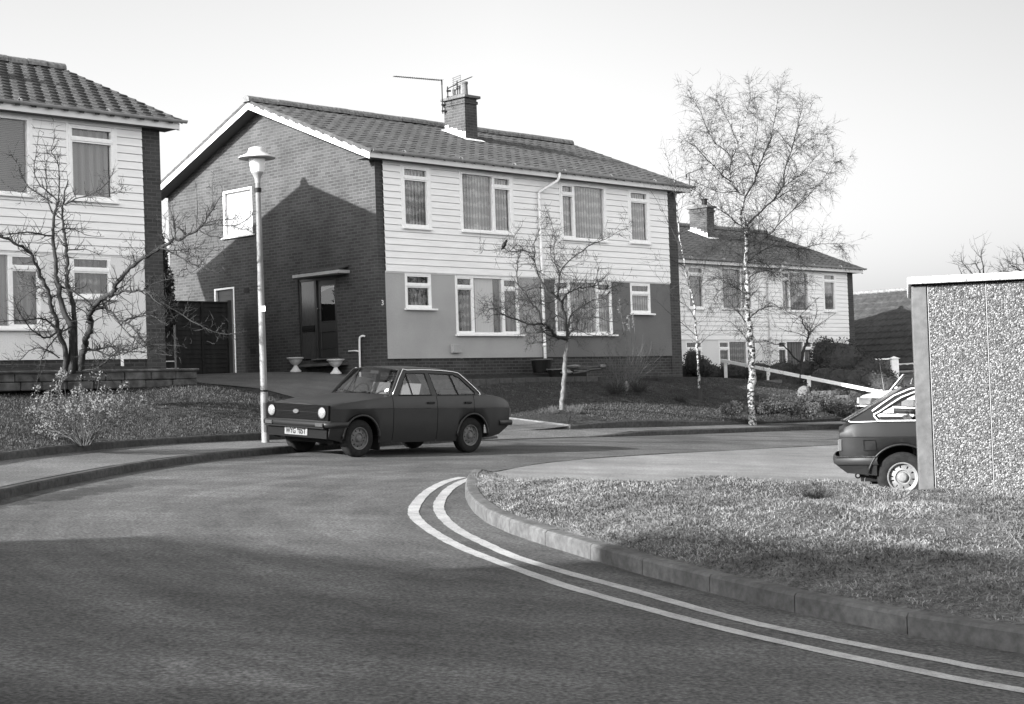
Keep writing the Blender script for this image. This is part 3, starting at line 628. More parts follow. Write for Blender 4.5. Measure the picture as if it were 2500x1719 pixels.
def roof(root, off, tile, stagger, mat, mortar_row=True, w0=-.42, w1=WID+.30):
    lip = .015 if tile == 'smooth' else .028
    mb = MB(off); rows = 14; cw = (w1-w0)/36; v0, v1 = -.37, RV
    prof = [(0, -.045), (.035, -.045), (.04, -.010), (.3, .010), (.6, .030), (.85, .043), (.97, .043)] if tile == 'smooth' else [(0, -.045), (.30, -.045), (.36, .025), (.44, .042), (.92, .042), (.985, .03)]
    n = 36
    for r in range(rows):
        va = v0+(v1-v0)*r/rows; vb = v0+(v1-v0)*(r+1)/rows+.05
        sh = (.5*cw if (stagger and r % 2) else 0)
        vs = []; ss = []
        for c in range(n):
            jt = rng.uniform(-.004, .004); jl = rng.uniform(-.003, .006)
            for (s_, h_) in prof: ss.append((w0+sh+(c+s_)*cw, h_, jt, jl))
        ss = [q for q in ss if q[0] <= w1+.001]
        if sh: ss = [(w0, .04, 0, 0), (w0+sh*.9, .04, 0, 0)]+ss
        ss.append((w1, .03, 0, 0)); m_ = len(ss)
        for (x, h_, jt, jl) in ss: vs.append((x, va+jt, zs(va)+h_*.9-(.03 if r else .0)))
        for (x, h_, jt, jl) in ss: vs.append((x, va+jt, zs(va)+h_+lip+jl))
        for (x, h_, jt, jl) in ss: vs.append((x, vb, zs(vb)+h_+.0))
        fs = [(i, i+1, i+1+m_, i+m_) for i in range(m_-1)]+[(i+m_, i+1+m_, i+1+2*m_, i+2*m_) for i in range(m_-1)]
        fs += [(0, m_, 2*m_)]
        mb.add(vs, fs)
    for r in range(rows):                       # verge lip on both ends + plain back slope in courses
        va = 2*RV-(v0+(v1-v0)*r/rows); vb = 2*RV-(v0+(v1-v0)*(r+1)/rows)
        mb.quad((w0, va, zs(va)+.06), (w1, va, zs(va)+.06), (w1, vb, zs(vb)+.03), (w0, vb, zs(vb)+.03))
        mb.quad((w0, va, zs(va)+.06), (w1, va, zs(va)+.06), (w1, va, zs(va)-.02), (w0, va, zs(va)-.02))
    for x in (w0, w1):
        mb.add([(x, v0, zs(v0)-.03), (x, RV, zs(RV)-.03), (x, 2*RV-v0, zs(v0)-.03), (x, 2*RV-v0, zs(v0)+.05), (x, RV, zs(RV)+.05), (x, v0, zs(v0)+.05)], [(0, 1, 2, 3, 4, 5)])
    ro = mb.build('roof', mat, root)
    mb = MB(off); L_ = .46; k = int((w1-w0+.08)/L_)
    for i in range(k+1):
        a = w0-.05+i*L_; b = min(a+L_-.012, w1+.06)
        if b-a < .08: continue
        jz = rng.uniform(-.006, .006); vs = []
        for x in (a, b):
            for q in range(9):
                t = math.pi*q/8; vs.append((x, RV-.135*math.cos(t), zs(RV)+.0+.155*math.sin(t)**.8+jz))
        mb.add(vs, [(q, q+1, q+10, q+9) for q in range(8)]+[tuple(range(9)), tuple(reversed(range(9, 18)))])
    mb.build('ridge_tiles', M['ridge'], ro)
    return ro

def chimney(root, off, u0=5.53, u1=5.98, v0=2.61, v1=3.41, zt=7.93, pots=True, flash='lead'):
    mb = MB(off); mb.box(u0, u1, v0, v1, 6.3, zt)
    mb.box(u0-.025, u1+.025, v0-.025, v1+.025, zt-.15, zt-.075)
    ch = mb.build('chimney', M['brick'], root)
    mb = MB(off); mb.bbox(u0-.07, u1+.09, v0-.08, v1+.07, zt+.001, zt+.075, .012); mb.build('chimney_cap', M['concrete'], ch)
    mb = MB(off); mb.add([(u0, v0, zt+.075), (u1, v0, zt+.075), (u1, v1, zt+.075), (u0, v1, zt+.075), (u0+.12, v0+.2, zt+.15), (u1-.12, v0+.2, zt+.15), (u1-.12, v1-.2, zt+.15), (u0+.12, v1-.2, zt+.15)],
           [(0, 1, 5, 4), (1, 2, 6, 5), (2, 3, 7, 6), (3, 0, 4, 7), (4, 5, 6, 7)]); mb.build('flaunching', M['concrete'], ch)
    um = (u0+u1)/2
    if pots:
        for (v, r, h) in ((v0+.20, .075, .34), (v0+.42, .03, .28), (v0+.62, .045, .2)):
            mb = MB(off); z = zt+.13
            mb.lathe([(r*1.05, z), (r*.95, z+h*.8), (r*1.15, z+h*.82), (r*1.15, z+h), (r*.8, z+h), (r*.75, z+h*.5)], 14, (um, v, 0)); mb.build('chimney_pot', M['concrete'], ch, smooth=False)
    else:
        mb = MB(off); mb.lathe([(.10, zt+.1), (.10, zt+.30), (.13, zt+.32), (.13, zt+.36), (.01, zt+.38)], 14, (um, v0+.25, 0)); mb.build('chimney_pot', M['black'], ch)
    mb = MB(off); k = 5                         # stepped flashing on the lit cheek, apron in front
    for i in range(k):
        a = v0+(v1-v0)*i/k; b = a+(v1-v0)/k+.02; zb = zs(a)+.01
        mb.box(u0-.012, u0-.002, a, b-.05, zb-.05, zs((a+b)/2)+.20+rng.uniform(-.02, .02))
    mb.add([(u0-.16, v0-.16, zs(v0-.16)+.055), (u1+.14, v0-.16, zs(v0-.16)+.055), (u1+.14, v0, zs(v0)+.07), (u0-.16, v0, zs(v0)+.07)], [(0, 1, 2, 3)])
    mb.add([(u0-.16, v0, zs(v0)+.066), (u0, v0, zs(v0)+.08), (u0, v1, zs(v1)+.08), (u0-.16, v1, zs(v1)+.062)], [(0, 1, 2, 3)])
    mb.build('flashing', M[flash], ch)
    return ch

def house(name, label, org, dz, tile, stagger, tmat, wins, gable_detail=False, renders=('render_l', 'render_d'), chim=None, pipe=True, group='pairs of houses along the street', fullbottom=-1.2):
    root = thing(name, label, 'house', (org[0], org[1], .3+dz), ANG, group)
    off = (0, 0, -.3)
    upper = [w['r'] for w in wins if w['r'][2] > 3.5]; lower = [w['r'] for w in wins if w['r'][2] < 3.5]
    # brick gables (cross walls) whose ends show as piers at the front
    holes = [(4.66, 5.88, 4.215, 5.395), (1.50, 2.95, .965, 2.93), (5.52, 6.38, .60, 2.945)] if gable_detail else []
    for gi, (ua, ub) in enumerate(((0, .215), (10.70, WID))):
        mb = MB(off); hs = holes if gi == 0 else []
        for (a, b, c, d) in cut_rects(0, DEP, fullbottom, 5.45, hs):
            mb.quad((ua, a, c), (ua, b, c), (ua, b, d), (ua, a, d))
        for h in hs:
            a, b, c, d = h
            for q in (((ua, a, c), (ua+.16, a, c), (ua+.16, a, d), (ua, a, d)), ((ua, b, c), (ua+.16, b, c), (ua+.16, b, d), (ua, b, d)), ((ua, a, d), (ua+.16, a, d), (ua+.16, b, d), (ua, b, d)), ((ua, a, c), (ua+.16, a, c), (ua+.16, b, c), (ua, b, c))): mb.quad(*q)
        mb.add([(ua, 0, 5.45), (ua, DEP, 5.45), (ua, DEP, zs(DEP)-.04), (ua, RV, zs(RV)-.04), (ua, 0, zs(0)-.04)], [(0, 1, 2, 3, 4)])
        mb.add([(ub, 0, fullbottom), (ub, DEP, fullbottom), (ub, DEP, zs(DEP)-.04), (ub, RV, zs(RV)-.04), (ub, 0, zs(0)-.04)], [(0, 1, 2, 3, 4)])
        for y in (0, DEP): mb.quad((ua, y, fullbottom), (ub, y, fullbottom), (ub, y, zs(0)-.04), (ua, y, zs(0)-.04))
        mb.build('brick_gable', M['brick'], root, fix=False)
    mb = MB(off); wall_y(mb, .215, 10.70, fullbottom, ZP-.004, .035, []); mb.build('plinth', M['brick_dark'], root)
    for ri, (a, b) in enumerate(((.217, 5.43), (5.432, 10.698))):
        mb = MB(off); wall_y(mb, a, b, ZP, ZC-.03, .0, lower, .1); mb.quad((a, 0, ZP), (b, 0, ZP), (b, .035, ZP), (a, .035, ZP)); mb.build('rendered_wall', M[renders[ri]], root)
    mb = MB(off); k = 17; bh = (ZE+.06-ZC)/k       # weatherboarding
    for i in range(k):
        za = ZC+i*bh; zb_ = za+bh; yb, yt = -.040, -.027
        for (a, b, c, d) in cut_rects(.217, 10.698, za+(.015 if i else 0), zb_, upper):
            ya = yb+(yt-yb)*(c-za)/bh; yd = yb+(yt-yb)*(d-za)/bh
            mb.quad((a, ya, c), (b, ya, c), (b, yd, d), (a, yd, d))
        for (a, b, c, d) in cut_rects(.217, 10.698, za+.014, za+.016, upper): mb.quad((a, yb, za+.015), (b, yb, za+.015), (b, -.008, za+.015), (a, -.008, za+.015)); mb.quad((a, -.008, za-.005), (b, -.008, za-.005), (b, -.008, za+.016), (a, -.008, za+.016))
    mb.box(.217, 10.698, -.01, .02, ZC-.028, ZC-.004)
    mb.build('weatherboarding', M['board'], root, fix=False)
    mb = MB(off); mb.quad((.3, DEP-.02, fullbottom), (10.6, DEP-.02, fullbottom), (10.6, DEP-.02, zs(DEP)), (.3, DEP-.02, zs(DEP))); mb.build('back_wall', M['brick'], root)
    for i, w in enumerate(wins): window(root, w, off, -.012 if w['r'][2] > 3.5 else 0, i)
    ro = roof(root, off, tile, stagger, tmat)
    of, ou, oR = -.285, -.40, WID+.25
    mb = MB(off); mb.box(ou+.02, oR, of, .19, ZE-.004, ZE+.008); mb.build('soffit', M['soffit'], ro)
    mb = MB(off); mb.box(ou+.012, oR, of-.02, of, ZE-.012, ZE+.155); mb.build('fascia', M['fascia'], ro)
    mb = MB(off); vs = []                           # half-round gutter
    for x in (ou+.03, WID+.40):
        for q in range(9):
            t = math.pi*q/8; vs.append((x, of-.075-.055*math.cos(t), ZE+.165-.058*math.sin(t)))
        for q in range(9):
            t = math.pi*(8-q)/8; vs.append((x, of-.075-.05*math.cos(t), ZE+.165-.050*math.sin(t)))
    mb.add(vs, [(q, (q+1) % 18, (q+1) % 18+18, q+18) for q in range(18)]+[tuple(range(18)), tuple(reversed(range(18, 36)))])
    x = ou+1.0
    while x < WID:
        mb.lathe([(.0575, x-.02), (.0615, x-.02), (.0615, x+.02), (.0575, x+.02)], 16, (0, of-.075, ZE+.158), 'x'); x += 1.83
    mb.build('gutter', M['gutter'], ro)
    for (x, sg) in ((ou, 1), (oR+.02, -1)):         # bargeboards
        mb = MB(off); t0, t1 = -.185, -.035
        A_ = [(-.305, zs(-.305)+t0), (RV, zs(RV)+t0), (2*RV+.305, zs(-.305)+t0), (2*RV+.305, zs(-.305)+t1), (RV, zs(RV)+t1), (-.305, zs(-.305)+t1)]
        mb.prism([A_[0], A_[1], A_[4], A_[5]], 'x', x-.014, x+.006); mb.prism([A_[1], A_[2], A_[3], A_[4]], 'x', x-.014, x+.006)
        mb.build('bargeboard', M['paint'], ro)
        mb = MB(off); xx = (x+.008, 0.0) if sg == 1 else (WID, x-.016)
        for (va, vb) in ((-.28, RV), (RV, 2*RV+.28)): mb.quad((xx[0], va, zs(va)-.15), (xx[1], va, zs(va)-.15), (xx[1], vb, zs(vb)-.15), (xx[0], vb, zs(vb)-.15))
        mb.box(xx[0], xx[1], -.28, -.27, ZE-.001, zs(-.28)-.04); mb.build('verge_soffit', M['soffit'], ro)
    if pipe:
        mb = MB(off); r = .038; y = -.085
        mb.tube(smooth_path([(5.90, of-.075, ZE+.11), (5.90, of-.075, ZE+.0), (5.84, -.28, ZE-.12), (5.50, -.12, ZE-.34), (5.41, y, ZE-.42), (5.41, y, ZE-.6), (5.42, y, 3.0), (5.43, y, .68)], 4), r, 10)
        for z in (ZE-.55, 3.0, 1.2): mb.lathe([(r+.001, z-.04), (r+.01, z-.04), (r+.01, z+.04), (r+.001, z+.04)], 12, (5.42, y, 0))
        mb.build('downpipe', M['paint'], root, smooth=True)
    if chim is not None: chimney(ro if False else root, off, **chim)
    return root, off

# ---- the middle house
H1, o1 = house('semi_detached_house', 'brick and white-boarded house pair in the middle, brick gable end facing the driveway', C0, 0, 'smooth', False, M['tile'], WINS, True, chim={})
# gable window with white blind
mb = MB(o1); x = -.012
for (a, b, c, d) in ((4.66, 5.88, 5.34, 5.395), (5.82, 5.88, 4.215, 5.34), (4.66, 4.70, 4.215, 5.34), (4.70, 5.82, 4.215, 4.27)): mb.bbox(x, .08, a, b, c, d, .004)
gw = mb.build('window', M['frame'], H1)
mb = MB(o1); mb.quad((.03, 4.7, 4.27), (.03, 5.82, 4.27), (.03, 5.82, 5.34), (.03, 4.7, 5.34)); mb.build('pane', M['glass'], gw)
mb = MB(o1); mb.box(.07, .075, 4.7, 5.82, 4.27, 5.34); mb.build('blind', M['blind_white'], gw)
mb = MB(o1); mb.bbox(-.07, .03, 4.60, 5.93, 4.17, 4.212, .005); mb.build('sill', M['paint'], gw)
# front door and side light
fd = MB(o1)
for (a, b, c, d) in ((1.50, 1.56, .965, 2.93), (2.29, 2.37, .965, 2.93), (2.89, 2.95, .965, 2.93), (1.56, 2.29, 2.86, 2.93), (2.37, 2.89, 2.86, 2.93)): fd.bbox(.03, .15, a, b, c, d, .004)
for (a, b, c, d) in ((1.56, 1.66, 1.0, 2.86), (2.19, 2.29, 1.0, 2.86), (1.66, 2.19, 2.72, 2.86), (1.66, 2.19, 1.62, 1.86), (1.66, 2.19, 1.0, 1.22)): fd.bbox(.07, .12, a, b, c, d, .006)
fd.box(.095, .1, 1.66, 2.19, 1.22, 1.62)
for z in (1.225, 1.86): fd.box(.055, .07, 1.66, 2.19, z, z+.018)
door = fd.build('front_door', plain('dark_varnished_door', .028, .4), H1)
mb = MB(o1); mb.quad((.085, 1.66, 1.86), (.085, 2.19, 1.86), (.085, 2.19, 2.72), (.085, 1.66, 2.72)); mb.build('door_glass', M['glass'], door)
mb = MB(o1); mb.grid(lambda s, t: (.10, 1.66+.53*s, 2.70-(.03+.09*s*s)*(1-t)), 12, 1); mb.build('door_blind', M['blind_white'], door)
mb = MB(o1); mb.box(.12, .14, 1.5, 2.95, .965, 2.93); mb.build('hall_shade', M['dark'], door)
mb = MB(o1); mb.box(.05, .06, 2.37, 2.89, 1.0, 2.86); mb.build('side_light', noisy('ribbed_glass', [(.3, .035), (.7, .075)], scale=30, rough=.25, spec=.6, stretch=(1, 3, .3)), door)
mb = MB(o1); mb.box(.028, .05, 2.40, 2.86, 1.66, 1.80); mb.bbox(.02, .034, 2.44, 2.82, 1.70, 1.76, .003); mb.build('letter_box', M['black'], door)
mb = MB(o1); mb.lathe([(.0, -.02), (.022, -.02), (.022, .0), (.01, .0), (.01, .04)], 10, (.03, 2.24, 2.18), 'x'); mb.build('door_handle', M['chrome'], door)
mb = MB(o1); mb.bbox(-.10, .06, 1.5, 2.4, .955, .99, .006); mb.bbox(-.28, 0.0, 1.15, 2.75, .80, .865, .01); mb.build('door_step', M['concrete'], H1)
mb = MB(o1); mb.bbox(-.34, .0, .98, 2.72, 2.935, 3.01, .006); cano = mb.build('door_canopy', M['render_l'], H1)
mb = MB(o1)
for i in range(8):
    a = 1.0+i*.21
    mb.add([(-.32, a, 3.012), (-.32, a+.19, 3.012), (0, a+.19, 3.10), (0, a, 3.10), (-.32, a, 3.04), (-.32, a+.19, 3.04), (0, a+.19, 3.13), (0, a, 3.13)], [(0, 1, 2, 3), (4, 5, 6, 7), (0, 1, 5, 4), (1, 2, 6, 5), (0, 3, 7, 4)])
mb.build('canopy_tiles', M['tile'], cano)
# side door with white frame
mb = MB(o1)
for (a, b, c, d) in ((5.52, 5.565, .6, 2.90), (6.31, 6.38, .6, 2.90), (5.52, 6.38, 2.90, 2.945)): mb.bbox(-.01, .1, a, b, c, d, .004)
sd = mb.build('side_door', M['paint'], H1)
mb = MB(o1); mb.box(.06, .1, 5.565, 6.31, .6, 2.90)
for z in (1.2, 2.0, 2.75): mb.box(.05, .06, 5.62, 6.25, z, z+.03)
mb.build('door_leaf', plain('brown_door', .05, .5), sd)
# air bricks, house number, waste pipe, meter box
for (v, z) in ((5.0, 2.82), (4.8, 1.28)):
    mb = MB(o1); mb.box(-.006, .01, v-.11, v+.11, z-.07, z+.07)
    for k in range(4): mb.box(-.012, -.006, v-.1, v+.1, z-.055+.032*k, z-.045+.032*k)
    mb.build('air_brick', plain('vent_brick', .03, .9), H1)
def text_mesh(body, size, mat, parent, mtx, name, depth=.003, xs=1.0, bold=0):
    c = bpy.data.curves.new(name, 'FONT'); c.body = body; c.size = size; c.extrude = depth; c.align_x = 'CENTER'; c.align_y = 'CENTER'; c.offset = bold
    o = bpy.data.objects.new(name, c); COL.objects.link(o); bpy.context.view_layer.update()
    me = bpy.data.meshes.new_from_object(o.evaluated_get(bpy.context.evaluated_depsgraph_get())); bpy.data.objects.remove(o)
    me.transform(mtx @ Matrix.Diagonal((xs, 1, 1, 1))); me.materials.clear(); me.materials.append(mat)
    q = bpy.data.objects.new(name, me); COL.objects.link(q); q.parent = parent; return q
text_mesh('3', .17, M['white'], H1, Matrix.Translation((.105, -.006, 2.18-.3)) @ Matrix.Rotation(math.pi/2, 4, 'X'), 'house_number')
mb = MB(o1); mb.tube(smooth_path([(-.02, .50, 1.44), (-.07, .53, 1.45), (-.085, .60, 1.42), (-.085, .62, 1.34), (-.085, .63, 1.0), (-.085, .64, .2)], 4), .024, 8)
mb.tube([(-.085, .64, 1.10), (-.085, .75, 1.115), (-.085, 1.02, 1.12), (-.0, 1.04, 1.12)], .018, 8); mb.build('waste_pipe', M['paint'], H1, smooth=True)
mb = MB(o1); mb.bbox(2.21, 2.50, -.10, -.001, 1.02, 1.225, .008); mb.build('meter_box', M['render_l'], H1)

# ---- left house
WL = [dict(r=(6.5, 8.27, 3.955, 5.40), p=[(6.5, 7.0, 'T'), (7.0, 8.27, 'P')], c='blind', s=.06),
      dict(r=(9.075, 10.07, 3.95, 5.38), p=[(9.075, 10.07, 'T')], c='drape', s=.06),
      dict(r=(6.2, 8.44, 1.48, 2.88), p=[(6.2, 6.75, 'T'), (6.75, 7.82, 'P'), (7.82, 8.44, 'T')], c='drape', s=.2),
      dict(r=(9.07, 9.95, 2.08, 2.885), p=[(9.07, 9.95, 'T')], c='drape_dark', s=.1)]+WINS[:2]+WINS[4:6]
CL = Vector((-6.874, 31.3))
H0, o0 = house('semi_detached_house', 'white-boarded house at the left edge behind the bare fruit tree', CL-RD*WID, .03, 'rough', True, M['tile_d'], WL, False, ('render_w', 'render_w'), chim=dict(pots=True), pipe=False)
mb = MB(o0); mb.tube([(10.1, -.06, .95), (10.1, -.06, .5)], .03, 8); mb.build('waste_pipe', M['paint'], H0)
# ---- far house
WF = [dict(w) for w in WINS]; WF[1] = dict(WF[1], c='drape_dark'); WF[0] = dict(WF[0], c='drape'); WF[4] = dict(r=(.6, 1.5, 1.3, 2.88), p=[(.6, 1.5, 'T')], c='drape_dark', s=.05); WF[5] = dict(WF[5], c='drape_dark'); WF[6] = dict(WF[6], c='drape'); WF[7] = dict(WF[7], c='drape')
CF = Vector((13.13, 60.3))
H2, o2 = house('semi_detached_house', 'far white-boarded house seen behind the silver birch, with a squat chimney', CF-RD*WID, -1.30, 'smooth', False, M['tile_d'], WF, False, ('render_w', 'render_w'), chim=dict(pots=False))
for t_ in (H0, H1, H2): pass

# ---- bungalow roof behind the far house, and the house behind the camera that shades the road
def simple_house(name, label, org, rot, w, d, eave, ridge, base, wallmat, roofmat, courses=12, rows=True, chim=None):
    r = thing(name, label, 'house', (org[0], org[1], base), rot)
    mb = MB((0, 0, -base)); mb.box(0, w, 0, d, base-1.5, eave)
    for x in (0, w): mb.add([(x, 0, eave), (x, d, eave), (x, d/2, ridge-.06)], [(0, 1, 2)])
    mb.build('wall', wallmat, r)
    mb = MB((0, 0, -base)); oh = .35; sl = (ridge-eave)/(d/2)
    for sg in (0, 1):
        for k in range(courses):
            ya = -oh+(d/2+oh)*k/courses; yb = -oh+(d/2+oh)*(k+1)/courses; za = eave+sl*ya; zb2 = eave+sl*yb
            if sg: ya, yb = d-ya, d-yb
            n = int(w/.3) if rows else 1; vs = []; x0, x1 = -oh, w+oh; m_ = n*4
            for j in range(m_+1):
                x = x0+(x1-x0)*j/m_; h = .03*math.sin(math.pi*(j % 4)/4) if rows else 0
                vs += [(x, ya, za+h-.02), (x, ya, za+h+.08), (x, yb, zb2+h+.01)]
            fs = []
            for j in range(m_): a = 3*j; fs += [(a, a+3, a+4, a+1), (a+1, a+4, a+5, a+2)]
            mb.add(vs, fs)
    ro = mb.build('roof', roofmat, r)
    mb = MB((0, 0, -base)); mb.tube([(-oh, d/2, ridge+.02), (w+oh, d/2, ridge+.02)], .11, 8); mb.build('ridge_tiles', M['ridge'], ro)
    mb = MB((0, 0, -base)); mb.box(-oh, w+oh, -oh-.03, -oh, eave-oh*sl-.17, eave-oh*sl-.01); mb.tube([(-oh, -oh-.09, eave-oh*sl-.03), (w+oh, -oh-.09, eave-oh*sl-.03)], .055, 8); mb.build('gutter', M['gutter'], ro)
    mb = MB((0, 0, -base))
    for i in range(4):
        x = w*(.1+.22*i); mb.bbox(x, x+1.3, -.03, .0, base+.9, base+2.1, .005)
    wd = mb.build('window', M['frame'], r)
    mb = MB((0, 0, -base))
    for i in range(4):
        x = w*(.1+.22*i); mb.quad((x+.08, -.034, base+.98), (x+1.22, -.034, base+.98), (x+1.22, -.034, base+2.02), (x+.08, -.034, base+2.02))
    mb.build('pane', M['glass'], wd)
    if chim:
        mb = MB((0, 0, -base)); mb.box(chim[0], chim[0]+.7, d/2-.3, d/2+.3, ridge-.5, ridge+chim[1]); mb.build('chimney', M['brick'], ro)
    return r

simple_house('bungalow', 'long low tiled roof behind the far house, half hidden by the pebbledash garage', XY(33.3, 17), ANG-math.pi/2, 20, 9.4, .62, 3.95, -1.4, M['render_w'], M['tile_d'], 13)
simple_house('neighbouring_house', 'house behind the photographer whose low gable shades the near road', XY(-39.8, -12.3), ANG-math.pi/2, 3.0, 8, 2.4, 6.3, -1.5, M['brick'], M['tile_d'], 8, False)
simple_house('neighbouring_house', 'taller house behind the photographer that shades the foreground verge', XY(-39.8, -15.4), ANG-math.pi/2, 15, 8, 3.5, 7.15, -1.6, M['brick'], M['tile_d'], 8, False, chim=(9, 1.0))

# ------------------------------------------------------------------ television aerials
def aerial(label, base, mast_h, boom_a, boom_b, n, el=.16, grid=False, group='television aerials on the chimneys'):
    t = thing('television_aerial', label, 'aerial', base, 0, group); B = Vector(base)
    mb = MB(); mb.tube([(0, 0, 0), (0, 0, mast_h)], .016, 6); mb.box(-.03, .09, -.03, .03, .05, .09); mb.box(-.03, .09, -.03, .03, .22, .26); mb.build('mast', M['black'], t)
    a, b = Vector(boom_a)-B, Vector(boom_b)-B; d = (b-a); L_ = d.length; d.normalize(); side = d.cross(Vector((0, 0, 1))).normalized()
    mb = MB(); mb.tube([a, b], .012, 6)
    for i in range(n):
        p = a+d*(L_*(i+.5)/n); e = el*(1-.3*i/n); mb.tube([p-side*e, p+side*e], .004, 4)
    if grid:
        for k in range(7):
            z = -.16+.055*k; p = a-d*.02+Vector((0, 0, z)); mb.tube([p-side*.22, p+side*.22], .005, 4)
        for s_ in (-1, 1): mb.tube([a+side*.2*s_+Vector((0, 0, -.17)), a+side*.2*s_+Vector((0, 0, .18))], .005, 4)
    mb.tube([a, a+Vector((0, 0, -.12))], .02, 6)
    mb.build('antenna', M['black'], t); return t
aerial('tall mast aerial with a long boom clamped to the lit side of the middle chimney', W3(5.45, 3.38, 7.60), .92, W3(5.45, 3.38, 8.50), W3(3.72, 3.38, 8.40), 22, .12)
aerial('short aerial with a grid reflector on top of the middle chimney', W3(5.75, 3.10, 8.02), .46, W3(5.75, 3.10, 8.42), W3(6.20, 2.98, 8.62), 12, .13, True)
aerial('small aerial pointing up beside the mast on the middle chimney', W3(5.60, 3.32, 7.98), .36, W3(5.60, 3.32, 8.28), W3(5.90, 3.25, 8.44), 6, .10)
aerial('dark aerial above the chimney of the far house', Vector((at(1684, 470, 58))), .75, at(1676, 426, 58), at(1716, 409, 58), 14, .16, True)

# ------------------------------------------------------------------ concrete garage, right edge
gd = Vector((math.cos(math.radians(-14)), math.sin(math.radians(-14)))); gp = at(2233, 900, 15.2)
GA = thing('concrete_garage', 'prefabricated pebbledash garage wall at the right edge with a white speckled roof edge', 'garage', (gp.x, gp.y, -1.42), math.radians(-14))
o_ = (0, 0, 1.42); zt = .905
def pebble(name):
    m, nt, b, N, L = newmat(name); tc = N.new('ShaderNodeTexCoord')
    v = N.new('ShaderNodeTexVoronoi'); v.inputs['Scale'].default_value = 72; v.inputs['Randomness'].default_value = 1; L.new(tc.outputs['Object'], v.inputs['Vector'])
    r = ramp(N, [(.0, .05), (.35, .11), (.70, .16), (.92, .34)]); sp = N.new('ShaderNodeSeparateColor'); L.new(v.outputs['Color'], sp.inputs[0]); L.new(sp.outputs[0], r.inputs[0])
    r3 = ramp(N, [(.25, 1), (.65, .45)]); L.new(v.outputs['Distance'], r3.inputs[0])
    mx = N.new('ShaderNodeMix'); mx.data_type = 'RGBA'; mx.blend_type = 'MULTIPLY'; mx.inputs[0].default_value = 1; L.new(r.outputs[0], mx.inputs[6]); L.new(r3.outputs[0], mx.inputs[7])
    L.new(mx.outputs[2], b.inputs['Base Color']); b.inputs['Roughness'].default_value = .75
    bp = N.new('ShaderNodeBump'); bp.inputs['Strength'].default_value = 1; bp.inputs['Distance'].default_value = .012; bp.invert = True
    L.new(v.outputs['Distance'], bp.inputs['Height']); L.new(bp.outputs[0], b.inputs['Normal']); return m
M['pebble'] = pebble('pebbledash')
mb = MB(o_); mb.bbox(0, .14, 0, .15, -2.0, zt, .006); mb.build('corner_post', M['concrete'], GA)
M['joint'] = plain('painted_joint', .30, .7)
x = .155
for i in range(7):
    mb = MB(o_); mb.bbox(x, x+.525, .008, .07, -2.0, zt, .004); mb.build('wall_panel', M['pebble'], GA)
    mb = MB(o_); mb.box(x-.007, x-.001, .003, .04, -2.0, zt); mb.build('joint', M['joint'], GA); x += .536
mb = MB(o_); mb.bbox(-.035, 4.1, -.07, 2.6, zt+.018, zt+.085, .008); mb.build('roof_edge', noisy('speckled_white_edge', [(.36, .12), (.44, .68), (.7, .85)], scale=34, rough=.8, bump=.5), GA)
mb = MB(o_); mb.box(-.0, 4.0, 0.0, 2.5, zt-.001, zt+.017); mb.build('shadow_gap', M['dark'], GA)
mb = MB(o_); mb.box(0.002, 4.0, .16, 2.5, -2.0, zt-.002); mb.build('side_wall', M['concrete'], GA)

# ------------------------------------------------------------------ street lamp
lb = at(648, 1077, 25.6)
LP = thing('street_lamp', 'tall pale street lamp with a wide mushroom hat, beside the dark car', 'street lamp', lb)
mb = MB(); mb.lathe([(.063, -.15), (.061, .82), (.057, .84), (.055, 1.6), (.048, 3.2), (.041, 4.22)], 20); mb.build('post', M['steel'], LP, smooth=True)
mb = MB(); mb.lathe([(.0615, .80), (.066, .80), (.066, .83), (.0615, .83)], 20); mb.lathe([(.053, 4.05), (.058, 4.05), (.058, 4.12), (.053, 4.12)], 20); mb.build('collar', M['black'], LP)
mb = MB(); mb.add([(.045*math.cos(t)*1.52, .045*math.sin(t)*1.52, z) for z in (.15, .62) for t in [math.radians(-100+10*k) for k in range(9)]], [(k, k+1, k+10, k+9) for k in range(8)]); mb.build('access_door', M['woodm'], LP)
mb = MB(); mb.bbox(-.005, .075, -.070, -.062, 2.10, 2.19, .002); mb.build('number_plate', M['white'], LP)
mb = MB(); mb.lathe([(.045, 4.20), (.048, 4.26), (.060, 4.30), (.085, 4.345), (.095, 4.36), (.10, 4.38)], 24); mb.build('lamp_holder', plain('lamp_cast', .22, .5), LP, smooth=True)
mb = MB(); mb.lathe([(.098, 4.375), (.112, 4.42), (.128, 4.55), (.138, 4.60), (.0, 4.60)], 28); mb.build('lamp_bowl', plain('opal_bowl', .62, .25, .5), LP, smooth=True)
mb = MB(); mb.lathe([(.139, 4.605), (.30, 4.602), (.305, 4.608), (.29, 4.630), (.20, 4.665), (.150, 4.70), (.140, 4.735), (.13, 4.765), (.10, 4.782), (.0, 4.785)], 36)
mb.build('lamp_hat', plain('lamp_hat_paint', .40, .4, .5), LP, smooth=True)

# ------------------------------------------------------------------ urns on the drive
def urn(label, u, v):
    p = G(u, v, .012); t = thing('garden_urn', label, 'planter', p, 0, 'pair of white garden urns')
    mb = MB(); mb.lathe([(.13, 0), (.135, .03), (.11, .05), (.075, .09), (.045, .14), (.04, .165)], 24, caps=True); mb.build('pedestal', M['white'], t, smooth=False)
    mb = MB(); mb.lathe([(.04, .16), (.075, .18), (.12, .215), (.155, .265), (.165, .305), (.205, .315), (.21, .345), (.18, .352), (.15, .33), (0, .31)], 28); mb.build('bowl', plain('urn_white', .5, .6), t, smooth=True)
    return t
urn('white pedestal urn standing left of the front door on the drive', -.34, 2.69)
urn('white pedestal urn standing below the door canopy, nearer the car', -.34, 1.20)

